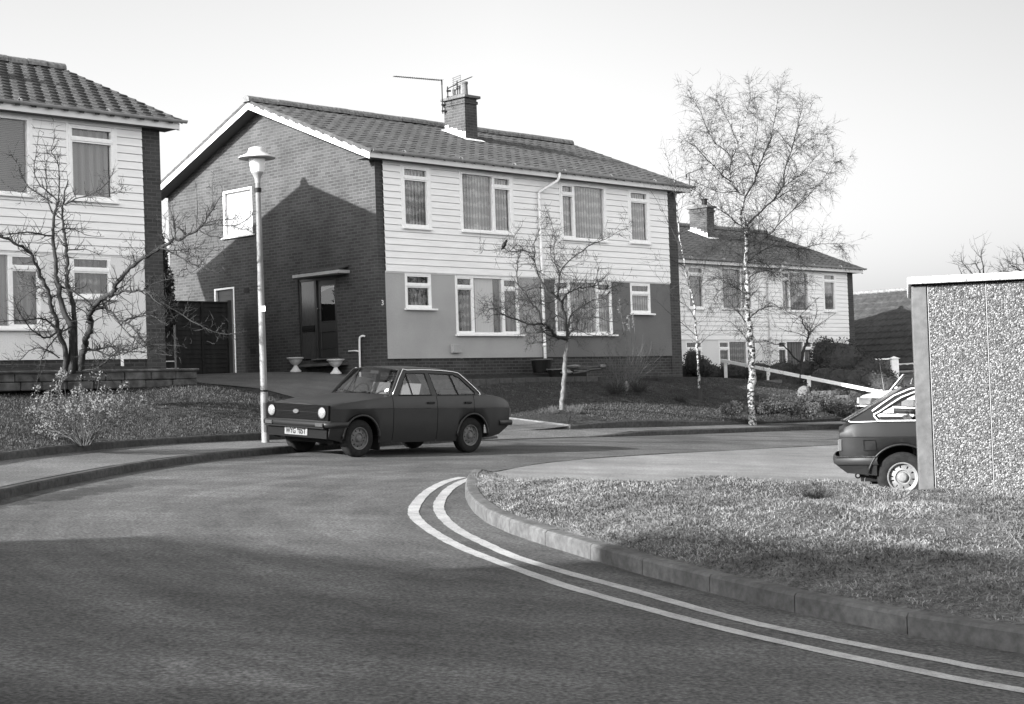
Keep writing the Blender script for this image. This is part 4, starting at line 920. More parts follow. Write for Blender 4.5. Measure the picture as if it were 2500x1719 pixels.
# ------------------------------------------------------------------ fences, posts, walls, rail
mb = MB(); t = thing('fence_gate', 'tall dark lapped board fence and gate closing the gap between the two houses', 'fence', W3(-.4, 5.3, .65), ANG)
k = 12; L_ = 5.5
for i in range(16):
    z = .02+i*.115; z1 = z+.13
    mb.add([(-L_, -.035+.0, z), (0, -.035, z), (0, -.012, z1), (-L_, -.012, z1)], [(0, 1, 2, 3)]); mb.quad((-L_, -.035, z), (0, -.035, z), (0, -.012, z), (-L_, -.012, z))
mb.build('board_panel', M['woodd'], t)
mb = MB()
for i in range(8): x = -L_+i*L_/7.; mb.bbox(x-.03, x+.03, -.06, -.036, 0, 1.86, .004)
mb.build('batten', M['woodd'], t)
mb = MB(); mb.bbox(-L_, .02, -.07, .03, 1.86, 1.89, .004); mb.build('capping', M['woodd'], t)
mb = MB(); mb.bbox(-.02, .09, -.08, .03, -.1, 1.93, .006); mb.build('gate_post', M['woodm'], t)
for (a, b, c, d) in ((-1.95, -1.52, .16, .25), (-1.93, -1.60, .40, .43)):
    mb = MB(); mb.box(a, b, -.075, -.062, c, d); mb.build('white_notice', M['white'], t)
mb = MB(); q = G(-6.68, -1.73); mb.tube([(0, 0, -.1), (0, 0, 1.08)], .022, 8)
tp = thing('garden_stake', 'thin upright stake standing before the dark fence beside the left house', 'stake', q); mb.build('pole', M['stem'], tp)

t = thing('stone_wall', 'low rough stone wall holding the raised bed in front of the left house', 'garden wall', W3(-7.0, -2.9, .38), ANG)
mb = MB()
for row in range(2):
    x = -.0
    while x > -13:
        w = rng.uniform(.35, .6); z = -.05+row*.145
        mb.bbox(x-w+.012, x, rng.uniform(-.015, .01), .22, z, z+.137, .015); x -= w
mb.bbox(-13, .03, -.03, .26, .24, .285, .01)
for i in range(6): mb.bbox(-.2, .0+.01, .2+i*.42, .6+i*.42, -.05, .12, .015); mb.bbox(-.2, .0, .2+i*.42, .6+i*.42, .13, .24, .015)
mb.bbox(-.23, .03, .26, 2.8, .24, .285, .01)
mb.build('stonework', M['stone'], t)
mb = MB(); mb.grid(lambda a, b: (-13+12.95*a, .1+2.3*b, .22+.2*b), 40, 8); mb.build('bed_soil', M['soil'], t)
t = thing('garden_wall', 'low block wall along the flower bed in front of the middle house', 'garden wall', W3(0, -1.25, .2), ANG)
mb = MB(); x = -.5
while x < 5.9:
    w = .44; mb.bbox(x, x+w-.01, 0, .12, -.15, .17, .008); x += w
mb.build('blockwork', M['concrete_dk'] if 'concrete_dk' in M else noisy('old_block', [(.3, .045), (.7, .09)], scale=10, rough=.95, bump=.4, bdist=.006), t)
mb = MB(); mb.grid(lambda a, b: (-.5+6.4*a, .1+1.15*b, .15+.14*b), 20, 6); mb.build('bed_soil', M['soil'], t)

def rail(label, a, b, posts):
    t = thing('white_rail', label, 'rail', (a.x, a.y, a.z-.9)); o = Vector((-a.x, -a.y, -(a.z-.9)))
    d = (b-a); n = Vector((-d.y, d.x, 0)).normalized()*.028; mb = MB(o); h = Vector((0, 0, .095))
    mb.add([a-n, a+n, a+n+h, a-n+h, b-n, b+n, b+n+h, b-n+h], [(0, 1, 2, 3), (7, 6, 5, 4), (0, 4, 5, 1), (1, 5, 6, 2), (2, 6, 7, 3), (3, 7, 4, 0)]); mb.build('board', M['white'], t)
    for s_, hh in posts:
        p = a.lerp(b, s_)+n*3; mb = MB(o); mb.box(p.x-.05, p.x+.05, p.y-.04, p.y+.04, p.z-hh, p.z+.09); mb.build('post', M['white'], t)
    return t
rail('long white rail sloping down across the far garden towards the white car', at(1762, 884, 50), at(2152, 962, 42.5), [(.01, .75), (.31, .5), (.57, .62), (.98, .5)])
t = thing('boundary_wall', 'pale garden wall with a white coping and pier beneath the long tiled roof', 'garden wall', W3(23.2, 1.9, -.3), 0)
a, b = at(2096, 905, 54), at(2186, 903, 53); o = Vector((-t.location.x, -t.location.y, .3)); mb = MB(o)
mb.add([(a.x, a.y, -.6), (b.x, b.y, -.6), (b.x, b.y, .72), (a.x, a.y, .72), (a.x, a.y+.2, -.6), (b.x, b.y+.2, -.6), (b.x, b.y+.2, .72), (a.x, a.y+.2, .72)], [(0, 1, 2, 3), (4, 7, 6, 5), (0, 4, 5, 1), (3, 2, 6, 7), (0, 3, 7, 4), (1, 5, 6, 2)]); mb.build('blockwork', M['concrete'], t)
mb = MB(o); mb.add([(a.x, a.y-.04, .72), (b.x, b.y-.04, .72), (b.x, b.y-.04, .77), (a.x, a.y-.04, .77), (a.x, a.y+.24, .72), (b.x, b.y+.24, .72), (b.x, b.y+.24, .77), (a.x, a.y+.24, .77)], [(0, 1, 2, 3), (4, 7, 6, 5), (0, 4, 5, 1), (3, 2, 6, 7), (0, 3, 7, 4), (1, 5, 6, 2)])
mb.box(b.x-.13, b.x+.10, b.y-.1, b.y+.25, -.6, .74); mb.add([(b.x-.18, b.y-.15, .74), (b.x+.15, b.y-.15, .74), (b.x+.15, b.y+.3, .74), (b.x-.18, b.y+.3, .74), (b.x-.015, b.y+.075, .83)], [(0, 1, 4), (1, 2, 4), (2, 3, 4), (3, 0, 4)]); mb.build('coping', M['white'], t)
# retaining steps in the far garden
for (p0, p1, Y0, Y1, hh, lab) in (((2040, 972), (2072, 972), 42, 42, .14, 'short pale retaining wall just left of the white car'), ((1868, 935), (1910, 934), 46, 46, .16, 'low grey terrace wall in the far garden right of the birch trunk'), ((1985, 962), (2030, 960), 43.5, 43.5, .16, 'low grey terrace wall below the round clipped bushes')):
    a, b = at(*p0, Y0), at(*p1, Y1); t = thing('terrace_wall', lab, 'garden wall', (a.x, a.y, a.z)); mb = MB((-a.x, -a.y, -a.z)); mb.bbox(a.x, b.x, a.y, a.y+.3, a.z-.7, a.z+hh*.5, .01); mb.build('blockwork', M['concrete'], t)
def rock(name, label, cat, c, rx, ry, rz, mat, seed, group=None):
    r = random.Random(seed); t = thing(name, label, cat, c, 0, group); mb = MB(); n, m_ = 14, 9; ph = [r.uniform(0, 6) for _ in range(6)]
    def f(s, q):
        a = 2*math.pi*s; b = math.pi*(q-.5); x, y, z = math.cos(b)*math.cos(a), math.cos(b)*math.sin(a), math.sin(b)
        k = 1+.16*math.sin(3*x+ph[0])+.13*math.sin(4*y+ph[1])+.1*math.sin(5*z+ph[2])
        return (x*rx*k, y*ry*k, z*rz*k+rz*.6)
    mb.grid(f, n, m_); mb.build('stone', mat, t, smooth=False); return t
rock('boulder', 'large pale boulder standing among the shrubs beneath the white rail', 'rock', at(1962, 974, 40.5), .19, .17, .20, M['concrete_l'], 1)
rock('rubble_stone', 'pale stone lying on the low wall just right of the small tree trunk', 'stone', at(1398, 899, 37.6), .17, .12, .06, M['concrete_l'], 2)
rock('rubble_stone', 'pale stone at the foot of the low wall behind the small tree trunk', 'stone', at(1383, 912, 37.4), .16, .10, .05, M['concrete_l'], 3)
rock('rubble_stone', 'small pale stone at the base of the tall dry reeds', 'stone', at(1530, 950, 37.3), .06, .06, .10, M['concrete_l'], 4)
rock('rubble_stone', 'pale stone under the right end of the long dry sticks', 'stone', at(1473, 896, 37.6), .07, .07, .045, M['concrete_l'], 5)
t = thing('cut_branch', 'bundle of long dry sticks laid along the low wall beside the small tree', 'branch', at(1400, 912, 37.5)); B = at(1400, 912, 37.5); mb = MB(-B)
for (x0, y0, x1, y1) in ((1400, 911, 1475, 898), (1402, 905, 1470, 903), (1410, 897, 1468, 894), (1440, 903, 1480, 897)): mb.tube([at(x0, y0, 37.5), at((x0+x1)/2, (y0+y1)/2+1, 37.6), at(x1, y1, 37.7)], .02, 5)
mb.build('stick', M['stem'], t)
def pot(label, c, r, h):
    t = thing('plant_pot', label, 'plant pot', c, 0, 'black tubs by the downpipe'); mb = MB(); mb.lathe([(r*.8, -.1), (r*.85, 0), (r, h), (r*1.06, h), (r*1.06, h-.03)], 20); mb.lathe([(r*.95, h-.02), (0, h-.02)], 20); mb.build('tub', M['black'], t)
    mb = MB(); mb.lathe([(r*1.065, h-.03), (r*1.075, h-.01), (r*1.02, h+.005)], 20); mb.build('rim', M['concrete'], t)
pot('black tub standing behind the foot of the white downpipe', W3(4.9, -.45, .60), .27, .24)
pot('low black tub in front of the downpipe foot on the wall', W3(4.95, -.95, .42), .28, .16)
t = thing('oil_drum', 'low dark drain box right of the downpipe foot', 'drain box', W3(5.8, -.6, .40)); t.name = 'drain_box'; mb = MB(); mb.bbox(-.3, .4, -.15, .2, -.1, .16, .02); mb.build('box', M['black'], t)

# ------------------------------------------------------------------ cars (x rearward from the front axle, y across, z up)
def lerp_tab(tab, x):
    if x <= tab[0][0]: return tab[0][1]
    for i in range(len(tab)-1):
        a, b = tab[i], tab[i+1]
        if x <= b[0]: return a[1]+(b[1]-a[1])*(x-a[0])/max(b[0]-a[0], 1e-9)
    return tab[-1][1]
def smooth_tab(tab, x, w=.06): return (lerp_tab(tab, x-w)+2*lerp_tab(tab, x)+lerp_tab(tab, x+w))/4
def place(pos, xdir, bx, by):
    """matrix for a car standing on ground that climbs bx per metre of world X and by per metre of world Y"""
    X = Vector((xdir[0], xdir[1], bx*xdir[0]+by*xdir[1])).normalized(); yd = Vector((-xdir[1], xdir[0]))
    Y = Vector((yd.x, yd.y, bx*yd.x+by*yd.y)); Z = X.cross(Y).normalized(); Y = Z.cross(X).normalized()
    return Matrix(((X.x, Y.x, Z.x, pos[0]), (X.y, Y.y, Z.y, pos[1]), (X.z, Y.z, Z.z, pos[2]), (0, 0, 0, 1)))
def wheel(car, x, y, r, rimr, side, mat_rim):
    """side = +1/-1: outward y direction"""
    o = (x, y, r)
    q = MB(); q.lathe([(.04, -.08*side), (rimr, -.08*side), (rimr, .0), (.04, .0)], 24, o, 'y'); w = q.build('wheel', M['dark'], car)
    h = .085
    pr = [(rimr*.98, -h), (r*.90, -h), (r*.985, -h*.72), (r, -h*.4), (r, h*.4), (r*.985, h*.72), (r*.90, h), (rimr*1.12, h*.98), (rimr*1.0, h*.8)]
    q = MB(); q.lathe([(a, b*side) for a, b in pr], 36, o, 'y'); q.build('tyre', M['rubber'], w, smooth=True)
    q = MB(); n = 48
    prof = [(rimr*1.02, .075), (rimr*1.0, .082), (rimr*.93, .078), (rimr*.90, .045), (rimr*.80, .038), (rimr*.62, .052), (rimr*.50, .062), (rimr*.42, .045), (rimr*.36, .045), (rimr*.30, .075), (rimr*.22, .085), (0, .088)]
    vs = []; fs = []
    for (a, b) in prof:
        for k in range(n): t = 2*math.pi*k/n; vs.append((x+math.cos(t)*a, y+side*b, r+math.sin(t)*a))
    for i in range(len(prof)-1):
        for k in range(n):
            if i in (4,) and k % 5 == 0: continue                   # slots round the wheel disc
            a = i*n+k; d = i*n+(k+1) % n; fs.append((a, d, d+n, a+n))
    q.add(vs, fs); q.build('rim', mat_rim, w, smooth=False)

def car(name, label, mtx, P):
    C = thing(name, label, 'car', mat=mtx, group=None); paint = P['paint']; wb = P['wb']; arches = [(0, P['ar']), (wb, P['ar'])]; az = P['wr']
    doors = P['doors']; x0, x1 = P['nose'], P['tail']
    xs = set(); x = x0
    while x < x1: xs.add(round(x, 3)); x += .06
    xs.add(x1)
    for c, r in arches:
        for k in range(25): xs.add(round(c-r*math.cos(math.pi*k/24), 3))
    for d in doors: xs |= {round(d-.005, 3), round(d+.005, 3)}
    for v_ in P['decks']: xs.add(v_)
    xs = sorted(v_ for v_ in xs if x0 <= v_ <= x1); xs2 = [xs[0]]
    for v_ in xs[1:]:
        if v_-xs2[-1] > .004: xs2.append(v_)
    xs = xs2
    def sect(x):
        w = smooth_tab(P['w'], x); zb = smooth_tab(P['zb'], x, .03); zt = smooth_tab(P['zt'], x); zc = lerp_tab(P['zc'], x); ins = lerp_tab(P['ins'], x)
        ztot = zt-ins*.35
        for c, r in arches:
            if abs(x-c) < r: zb = max(zb, az*.98+math.sqrt(max(0, r*r-(x-c)**2)))
        zm = min(zc-.03, zb+max(.02, (zc-zb)*.35)); zb = min(zb, zc-.06)
        zm2 = min(zc-.015, max(zm+.01, (zb+zc)/2+.08))
        return [(w-.035, zb), (w-.004, zm), (w, zm2), (w+.002, zc-.008), (w-.010, zc+.004), (w-.018, zc+(ztot-zc)*.55), (w-.045, ztot), (w-.085-ins*.5, zt-.004*0), (max(.05, w*.5), zt+P['crown']*.8), (0, zt+P['crown'])]
    S = [sect(x) for x in xs]; nP = len(S[0])
    body = MB(); dm = {}; top_open = P['cabin']
    for sgn in (1, -1):
        for i in range(len(xs)-1):
            xm = (xs[i]+xs[i+1])/2
            gap = any(abs(xm-d) < .0052 for d in doors)
            for j in range(nP-1):
                if j >= 7 and top_open[0] < xm < top_open[1]: continue
                a = (xs[i], sgn*S[i][j][0], S[i][j][1]); b = (xs[i+1], sgn*S[i+1][j][0], S[i+1][j][1]); c = (xs[i+1], sgn*S[i+1][j+1][0], S[i+1][j+1][1]); d = (xs[i], sgn*S[i][j+1][0], S[i][j+1][1])
                tgt = body
                if j < 6 and doors[0] < xm < doors[-1]:
                    if gap:
                        continue
                    k = sum(1 for q in doors if q < xm); key = (k, sgn); tgt = dm.setdefault(key, MB())
                elif gap and j < 6: continue
                tgt.quad(a, b, c, d)
    # weld by building ordered grids would be overkill: use merge
    def fin(mb_, nm, mt, par, smooth=True):
        import bmesh
        me = bpy.data.meshes.new(nm); me.from_pydata(mb_.v, [], mb_.f); bm = bmesh.new(); bm.from_mesh(me); bmesh.ops.remove_doubles(bm, verts=bm.verts, dist=.0008); bmesh.ops.recalc_face_normals(bm, faces=bm.faces)
        bm.to_mesh(me); bm.free(); me.materials.append(mt)
        if smooth:
            me.shade_smooth()
            me.set_sharp_from_angle(angle=math.radians(38))
        o = bpy.data.objects.new(nm, me); COL.objects.link(o); o.parent = par; return o
    # ends
    for (i, nm) in ((0, 'f'), (len(xs)-1, 'r')):
        s_ = S[i]; x = xs[i]; bul = P['bulge'][0 if i == 0 else 1]
        for j in range(nP-1):
            for q in range(8):
                ya, yb = -1+q/4, -1+(q+1)/4
                f = lambda y_, k: (x+bul*(1-y_*y_), y_*s_[k][0], s_[k][1])
                body.quad(f(ya, j), f(yb, j), f(yb, j+1), f(ya, j+1))
    bo = fin(body, 'body', paint, C)
    for (k, sgn), m_ in dm.items():
        d = fin(m_, 'door', paint, C)
        # handle
        hx = doors[k]-.16; hz = lerp_tab(P['zc'], hx)+.085
        h = MB(); ww = lerp_tab(P['w'], hx)-.012; y0_, y1_ = sorted((sgn*(ww-.004), sgn*(ww+.022))); h.bbox(hx-.06, hx+.09, y0_, y1_, hz-.016, hz+.016, .004); h.build('door_handle', P['handle'], d)
    # dark interior tub, seats, wheel wells
    q = MB(); zt = lerp_tab(P['zt'], (top_open[0]+top_open[1])/2); q.box(top_open[0]+.02, top_open[1]-.02, -.68, .68, .24, .50); q.box(top_open[0]+.0, top_open[0]+.28, -.66, .66, .50, zt-.03)
    q.box(top_open[1]-.30, top_open[1]+.02, -.64, .64, .50, zt-.06)
    for c, r in arches: q.box(c-r+.01, c+r-.01, -.52, .52, .20, min(.66, az+r))
    for yy in (-.54, .54): q.box(x0+.25, x1-.3, min(yy, yy*.5), max(yy, yy*.5), .24, .30)
    for yy in (-.70, .66): q.box(top_open[0]+.05, wb-P['ar']-.02, yy, yy+.04, .26, .88)
    q.build('interior', M['dark'], C)
    for (sx, sy, hh) in P['seats']:
        q = MB(); q.bbox(sx-.45, sx+.05, sy-.24, sy+.24, .45, .62, .04)
        q.add([(sx-.02, sy-.23, .55), (sx-.02, sy+.23, .55), (sx+.14, sy+.21, hh), (sx+.14, sy-.21, hh), (sx+.12, sy-.23, .55), (sx+.12, sy+.23, .55), (sx+.22, sy+.2, hh-.02), (sx+.22, sy-.2, hh-.02)], [(0, 1, 2, 3), (4, 7, 6, 5), (0, 3, 7, 4), (1, 5, 6, 2), (3, 2, 6, 7)])
        q.build('seat', P.get('seatmat', M['seat']), C)
    q = MB(); pts = [(P['sw'][0]+.06*math.sin(t)*0+.1*math.cos(t), P['sw'][1]+.19*math.sin(t), P['sw'][2]+.17*math.cos(t)) for t in [2*math.pi*k/20 for k in range(21)]]; q.tube(pts, .014, 6); q.build('steering_wheel', M['black'], C)
    # greenhouse
    ty = lambda z: P['yb']-(z-P['zbelt'])*P['tumble']
    for sgn in (1, -1):
        q = MB()
        for poly in P['plates']:
            n = len(poly); vs = [(a, sgn*ty(b), b) for a, b in poly]+[(a, sgn*(ty(b)-.03), b) for a, b in poly]
            q.add(vs, [tuple(range(n)), tuple(reversed(range(n, 2*n)))]+[(i, (i+1) % n, (i+1) % n+n, i+n) for i in range(n)])
        q.build('window_pillars', paint, bo)
        for poly in P['side_glass']:
            q = MB(); q.add([(a, sgn*(ty(b)-.012), b) for a, b in poly], [tuple(range(len(poly)))]); q.build('side_window', M['carglass'], bo)
            q = MB(); c_ = [(a, sgn*(ty(b)-.004), b) for a, b in poly]; q.tube(c_+[c_[0], c_[1]], .009, 5); q.build('window_rubber', P.get('rub', M['black']), bo)
        for ln in P['dividers']:
            q = MB(); q.tube([(a, sgn*(ty(b)-.006), b) for a, b in ln], .013, 6); q.build('window_divider', M['black'], bo)
        for ln, rr in P['trim']: 
            q = MB(); q.tube(smooth_path([(a, sgn*(ty(b)+.012), b) for a, b in ln], 3), rr, 6); q.build('trim_strip', P['trimmat'], bo, smooth=True)
    rf = P['roof']; q = MB(); ra, rb = rf[0], rf[-1]
    def roof_f(s, t):
        x = ra[0]+(rb[0]-ra[0])*s; z = lerp_tab(rf, x); yy = 2*t-1; yw = ty(z)+.003; ed = abs(yy)**3.0
        return (x-(.035*(1-yy*yy) if s < .001 else 0)+(.04*(1-yy*yy) if s > .999 else 0), yw*yy, z+P['rcrown']*(1-yy*yy)-.018*abs(yy)**12)
    q.grid(roof_f, 16, 16); fin(q, 'roof', paint, C)
    for (nm, base, top, cb, ctp) in (('windscreen', P['ws'][0], P['ws'][1], -.09, -.035), ('rear_window', P['rs'][0], P['rs'][1], .09, .04)):
        (xb, zb_), (xt, zt_) = base, top
        def gf(s, t, m_=1.0, dz=0):
            yy = (2*s-1)*m_; x = xb+(xt-xb)*t; z = zb_+(zt_-zb_)*t; c_ = cb+(ctp-cb)*t
            return (x+c_*(1-yy*yy), (ty(z)-.035)*yy, z+P['rcrown']*(1-yy*yy)*t+dz)
        q = MB(); q.grid(gf, 10, 4); gl = q.build(nm, M['carglass'], bo, smooth=True)
        q = MB(); loop = [gf(k/10, 0) for k in range(11)]+[gf(1, k/4) for k in range(1, 5)]+[gf(1-k/10, 1) for k in range(1, 11)]+[gf(0, 1-k/4) for k in range(1, 5)]
        q.tube(loop+[loop[0]], .013, 6); q.build('window_seal', M['black'], gl)
        if nm == 'windscreen' and P.get('wipers'):
            q = MB()
            for s0, s1 in ((.16, .46), (.52, .86)):
                pa = Vector(gf(s0, .03))+Vector((-.02, 0, .01)); pb = Vector(gf(s1, .11))+Vector((-.02, 0, .012)); pv = Vector(gf((s0+s1)/2+.08, -.06))+Vector((-.02, 0, .012))
                q.tube([pa, pb], .008, 5); q.tube([pv, pa.lerp(pb, .5)], .007, 5)
            q.build('wiper', M['black'], C)
            q = MB(); c_ = Vector(gf(.93 if P['near'] < 0 else .07, .16)); nn = Vector((-1, 0, .7)).normalized()
            s_ = .07 if P['near'] < 0 else .93; c_ = Vector(gf(s_, .17)); q.lathe([(0, -.006), (.038, -.006), (.038, -.004)], 16, (0, 0, 0), 'x')
            o = q.build('tax_disc', M['white'], C); o.location = c_+Vector((-.006, 0, 0)); o.rotation_euler = (0, math.radians(45), 0)
            q = MB(); q.bbox(.0, .02, -.10, .10, -.03, .03, .008); o = q.build('mirror', M['black'], C); o.location = Vector(gf(.5, .82))+Vector((.05, 0, 0))
    # arch lips
    for c, r in arches:
        for sgn in (1, -1):
            q = MB(); pts = []
            for k in range(21):
                t = math.pi*(k/20); x = c-math.cos(t)*(r+.005); z = az*.98+math.sin(t)*(r+.005)
                if z < lerp_tab(P['zb'], x)+.0: continue
                pts.append((x, sgn*(lerp_tab(P['w'], x)-.004), z))
            q.tube(pts, P.get('lip', .016), 8); q.build('wheel_arch_lip', paint, bo, smooth=True)
    for c in (0, wb):
        for sgn in (1, -1): wheel(C, c, sgn*(P['track']/2), P['wr'], P['rim'], sgn, P['rimmat'])
    return C, bo

M['seat'] = plain('car_seat', .06, .8)
M['carpaint'] = noisy('dull_dark_car_paint', [(.3, .011), (.7, .014)], scale=4, rough=.42, spec=.32, coat=0, second=(2, .92, 1.06))
M['carpaint2'] = noisy('grey_car_paint', [(.3, .009), (.7, .012)], scale=4, rough=.45, spec=.3)
M['carpaint3'] = plain('white_car_paint', .78, .3, .5)
M['rim1'] = noisy('painted_wheel', [(.3, .08), (.7, .13)], scale=20, rough=.5)
M['rim2'] = noisy('bright_wheel', [(.3, .14), (.7, .22)], scale=20, rough=.4)
M['lens'] = plain('headlamp_glass', .17, .08, .8)
M['bumper_m'] = plain('bumper_metal', .012, .4, .25)

base_front = at(879, 1117, 24.0); Dd = Vector((math.sin(math.radians(43)), math.cos(math.radians(43)))); Nn = Vector((-Dd.y, Dd.x))
cpos = Vector((base_front.x, base_front.y))+Nn*.745; cz = base_front.z + .745*(RB*Nn.x+RC*Nn.y)
m1 = place((cpos.x, cpos.y, cz), Dd, RB, RC)
E1 = dict(paint=M['carpaint'], wb=2.407, ar=.355, wr=.288, rim=.170, rimmat=M['rim1'], track=1.30, nose=-.60, tail=3.33, doors=[.64, 1.59, 2.43], decks=[.60, 2.78, -.55, 3.28],
    w=[(-.60, .735), (-.45, .765), (0, .785), (2.5, .785), (3.0, .765), (3.33, .715)],
    zb=[(-.60, .29), (-.35, .235), (.3, .215), (2.1, .205), (2.9, .26), (3.1, .30), (3.33, .42)],
    zt=[(-.60, .775), (-.54, .805), (-.2, .855), (.3, .905), (.64, .94), (2.7, .945), (2.95, .935), (3.2, .90), (3.30, .865), (3.33, .82)],
    zc=[(-.60, .745), (3.33, .735)], ins=[(-.6, .05), (.6, .03), (2.7, .02), (3.3, .05)], crown=.022, cabin=(.60, 2.78), bulge=(-.03, .03),
    seats=[(1.28, -.36, 1.12), (1.28, .36, 1.12), (2.15, -.33, 1.02), (2.15, .33, 1.02)], sw=(.93, .36, .93),
    yb=.715, zbelt=.94, tumble=.40,
    plates=[[(.62, .935), (.80, .935), (1.07, 1.285), (1.02, 1.345), (.95, 1.335)], [(1.02, 1.345), (1.07, 1.285), (2.10, 1.27), (2.20, 1.325), (1.6, 1.352)],
            [(1.52, .935), (1.635, .935), (1.56, 1.283), (1.475, 1.284)], [(2.76, .935), (2.50, .935), (2.505, .99), (2.24, 1.215), (2.10, 1.27), (2.20, 1.325), (2.34, 1.27)]],
    side_glass=[[(.80, .945), (1.52, .945), (1.475, 1.284), (1.07, 1.285)], [(1.635, .945), (2.50, .945), (2.505, .99), (2.24, 1.215), (2.10, 1.27), (1.56, 1.283)]],
    dividers=[[(1.06, 1.285), (1.10, .945)], [(2.02, 1.275), (2.12, .945)]],
    trim=[([(.66, .945), (.98, 1.32), (1.10, 1.335), (1.6, 1.342), (2.14, 1.312), (2.30, 1.24), (2.60, .985), (2.58, .945)], .008)], trimmat=M['chrome'],
    roof=[(.97, 1.335), (1.2, 1.352), (1.6, 1.356), (2.0, 1.340), (2.24, 1.315)], rcrown=.035, ws=((.66, .945), (.975, 1.33)), rs=((2.74, .945), (2.25, 1.305)), wipers=True, near=-1, handle=M['black'], lip=.018)
CAR1, b1 = car('parked_saloon', 'dark four-door saloon parked at the kerb beside the street lamp, facing left', m1, E1)
# front of the dark saloon
q = MB(); q.box(-.640, -.60, -.735, .735, .565, .79); gr = q.build('grille', M['grille'], CAR1)
q = MB()
for k in range(9): z = .585+k*.0225; q.box(-.648, -.640, -.50, .50, z, z+.007)
q.build('grille_slats', plain('dark_slat', .004, .6, .1), gr)
q = MB(); q.box(-.652, -.646, -.52, .52, .677, .684); q.build('trim_strip', M['bumper_m'], gr)
q = MB(); q.lathe([(0, -.668), (.05, -.666), (.055, -.65)], 24, (0, 0, 0), 'x'); o = q.build('badge', plain('oval_badge', .08, .3), gr); o.scale = (1, 1.25, .62); o.location = (0, 0, .682)
for y in (-.60, .60):
    q = MB(); q.lathe([(.092, -.625), (.092, -.655), (.084, -.655), (.080, -.650)], 28, (0, y, .678), 'x'); h = q.build('headlight', M['black'], CAR1)
    q = MB(); q.lathe([(.083, -.650), (.07, -.664), (.04, -.673), (0, -.676)], 28, (0, y, .678), 'x'); q.build('lens', M['lens'], h, smooth=True)
def bumper(C, x, z0, z1, w, dx, wrap, mat, nm='bumper'):
    q = MB(); n = 12; r = []
    for k in range(n+1):
        t = -1+2*k/n; r.append((x+dx*(t*t)*.35, w*t))
    r = [(x+wrap, -w-.02)]+[(x+dx*.6, -w-.015)]+r[1:-1]+[(x+dx*.6, w+.015)]+[(x+wrap, w+.02)]
    vs = []; s_ = 1 if wrap > 0 else -1
    for (a, b) in r: vs += [(a+s_*.02, b*.99, z0), (a, b, z0+.012), (a-s_*.008, b, (z0+z1)/2), (a, b, z1-.012), (a+s_*.02, b*.99, z1)]
    q.add(vs, [(5*k+j, 5*k+j+1, 5*k+j+6, 5*k+j+5) for k in range(len(r)-1) for j in range(4)]); return q.build(nm, mat, C, smooth=True)
bp_ = bumper(CAR1, -.70, .455, .545, .77, .08, .42, M['bumper_m'])
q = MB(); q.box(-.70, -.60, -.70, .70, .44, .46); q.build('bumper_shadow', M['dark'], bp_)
for y in (-.60, .60): q = MB(); q.bbox(-.712, -.69, y-.085, y+.085, .468, .525, .006); q.build('indicator', plain('indicator_lens', .045, .3), bp_)
q = MB(); q.bbox(-.652, -.640, -.27, .27, .322, .438, .004); pl = q.build('number_plate', plain('plate_white', .15, .5), CAR1)
text_mesh('WYG 905T', .118, M['black'], pl, Matrix.Translation((-.6535, 0, .380)) @ Matrix.Rotation(-math.pi/2, 4, 'Z') @ Matrix.Rotation(math.pi/2, 4, 'X'), 'plate_lettering', .001, .84, .0035)
q = MB(); q.box(-.634, -.60, -.70, .70, .29, .45); q.build('valance', plain('dark_valance', .004, .6, .12), CAR1)
bumper(CAR1, 3.40, .44, .53, .75, -.08, -.35, M['bumper_m'])
for y in (-.60, .60): q = MB(); q.bbox(3.32, 3.37, y-.12, y+.12, .58, .72, .01); q.build('tail_light', plain('tail_lens', .08, .2), CAR1)
for y in (-.62, .62): q = MB(); q.bbox(.40, .415, y-.12, y+.12, .10, .32, .004); q.build('mud_flap', M['black'], CAR1)
q = MB(); q.tube([(2.6, -.4, .2), (3.35, -.42, .22)], .022, 8); q.build('exhaust_pipe', M['rim1'], CAR1)

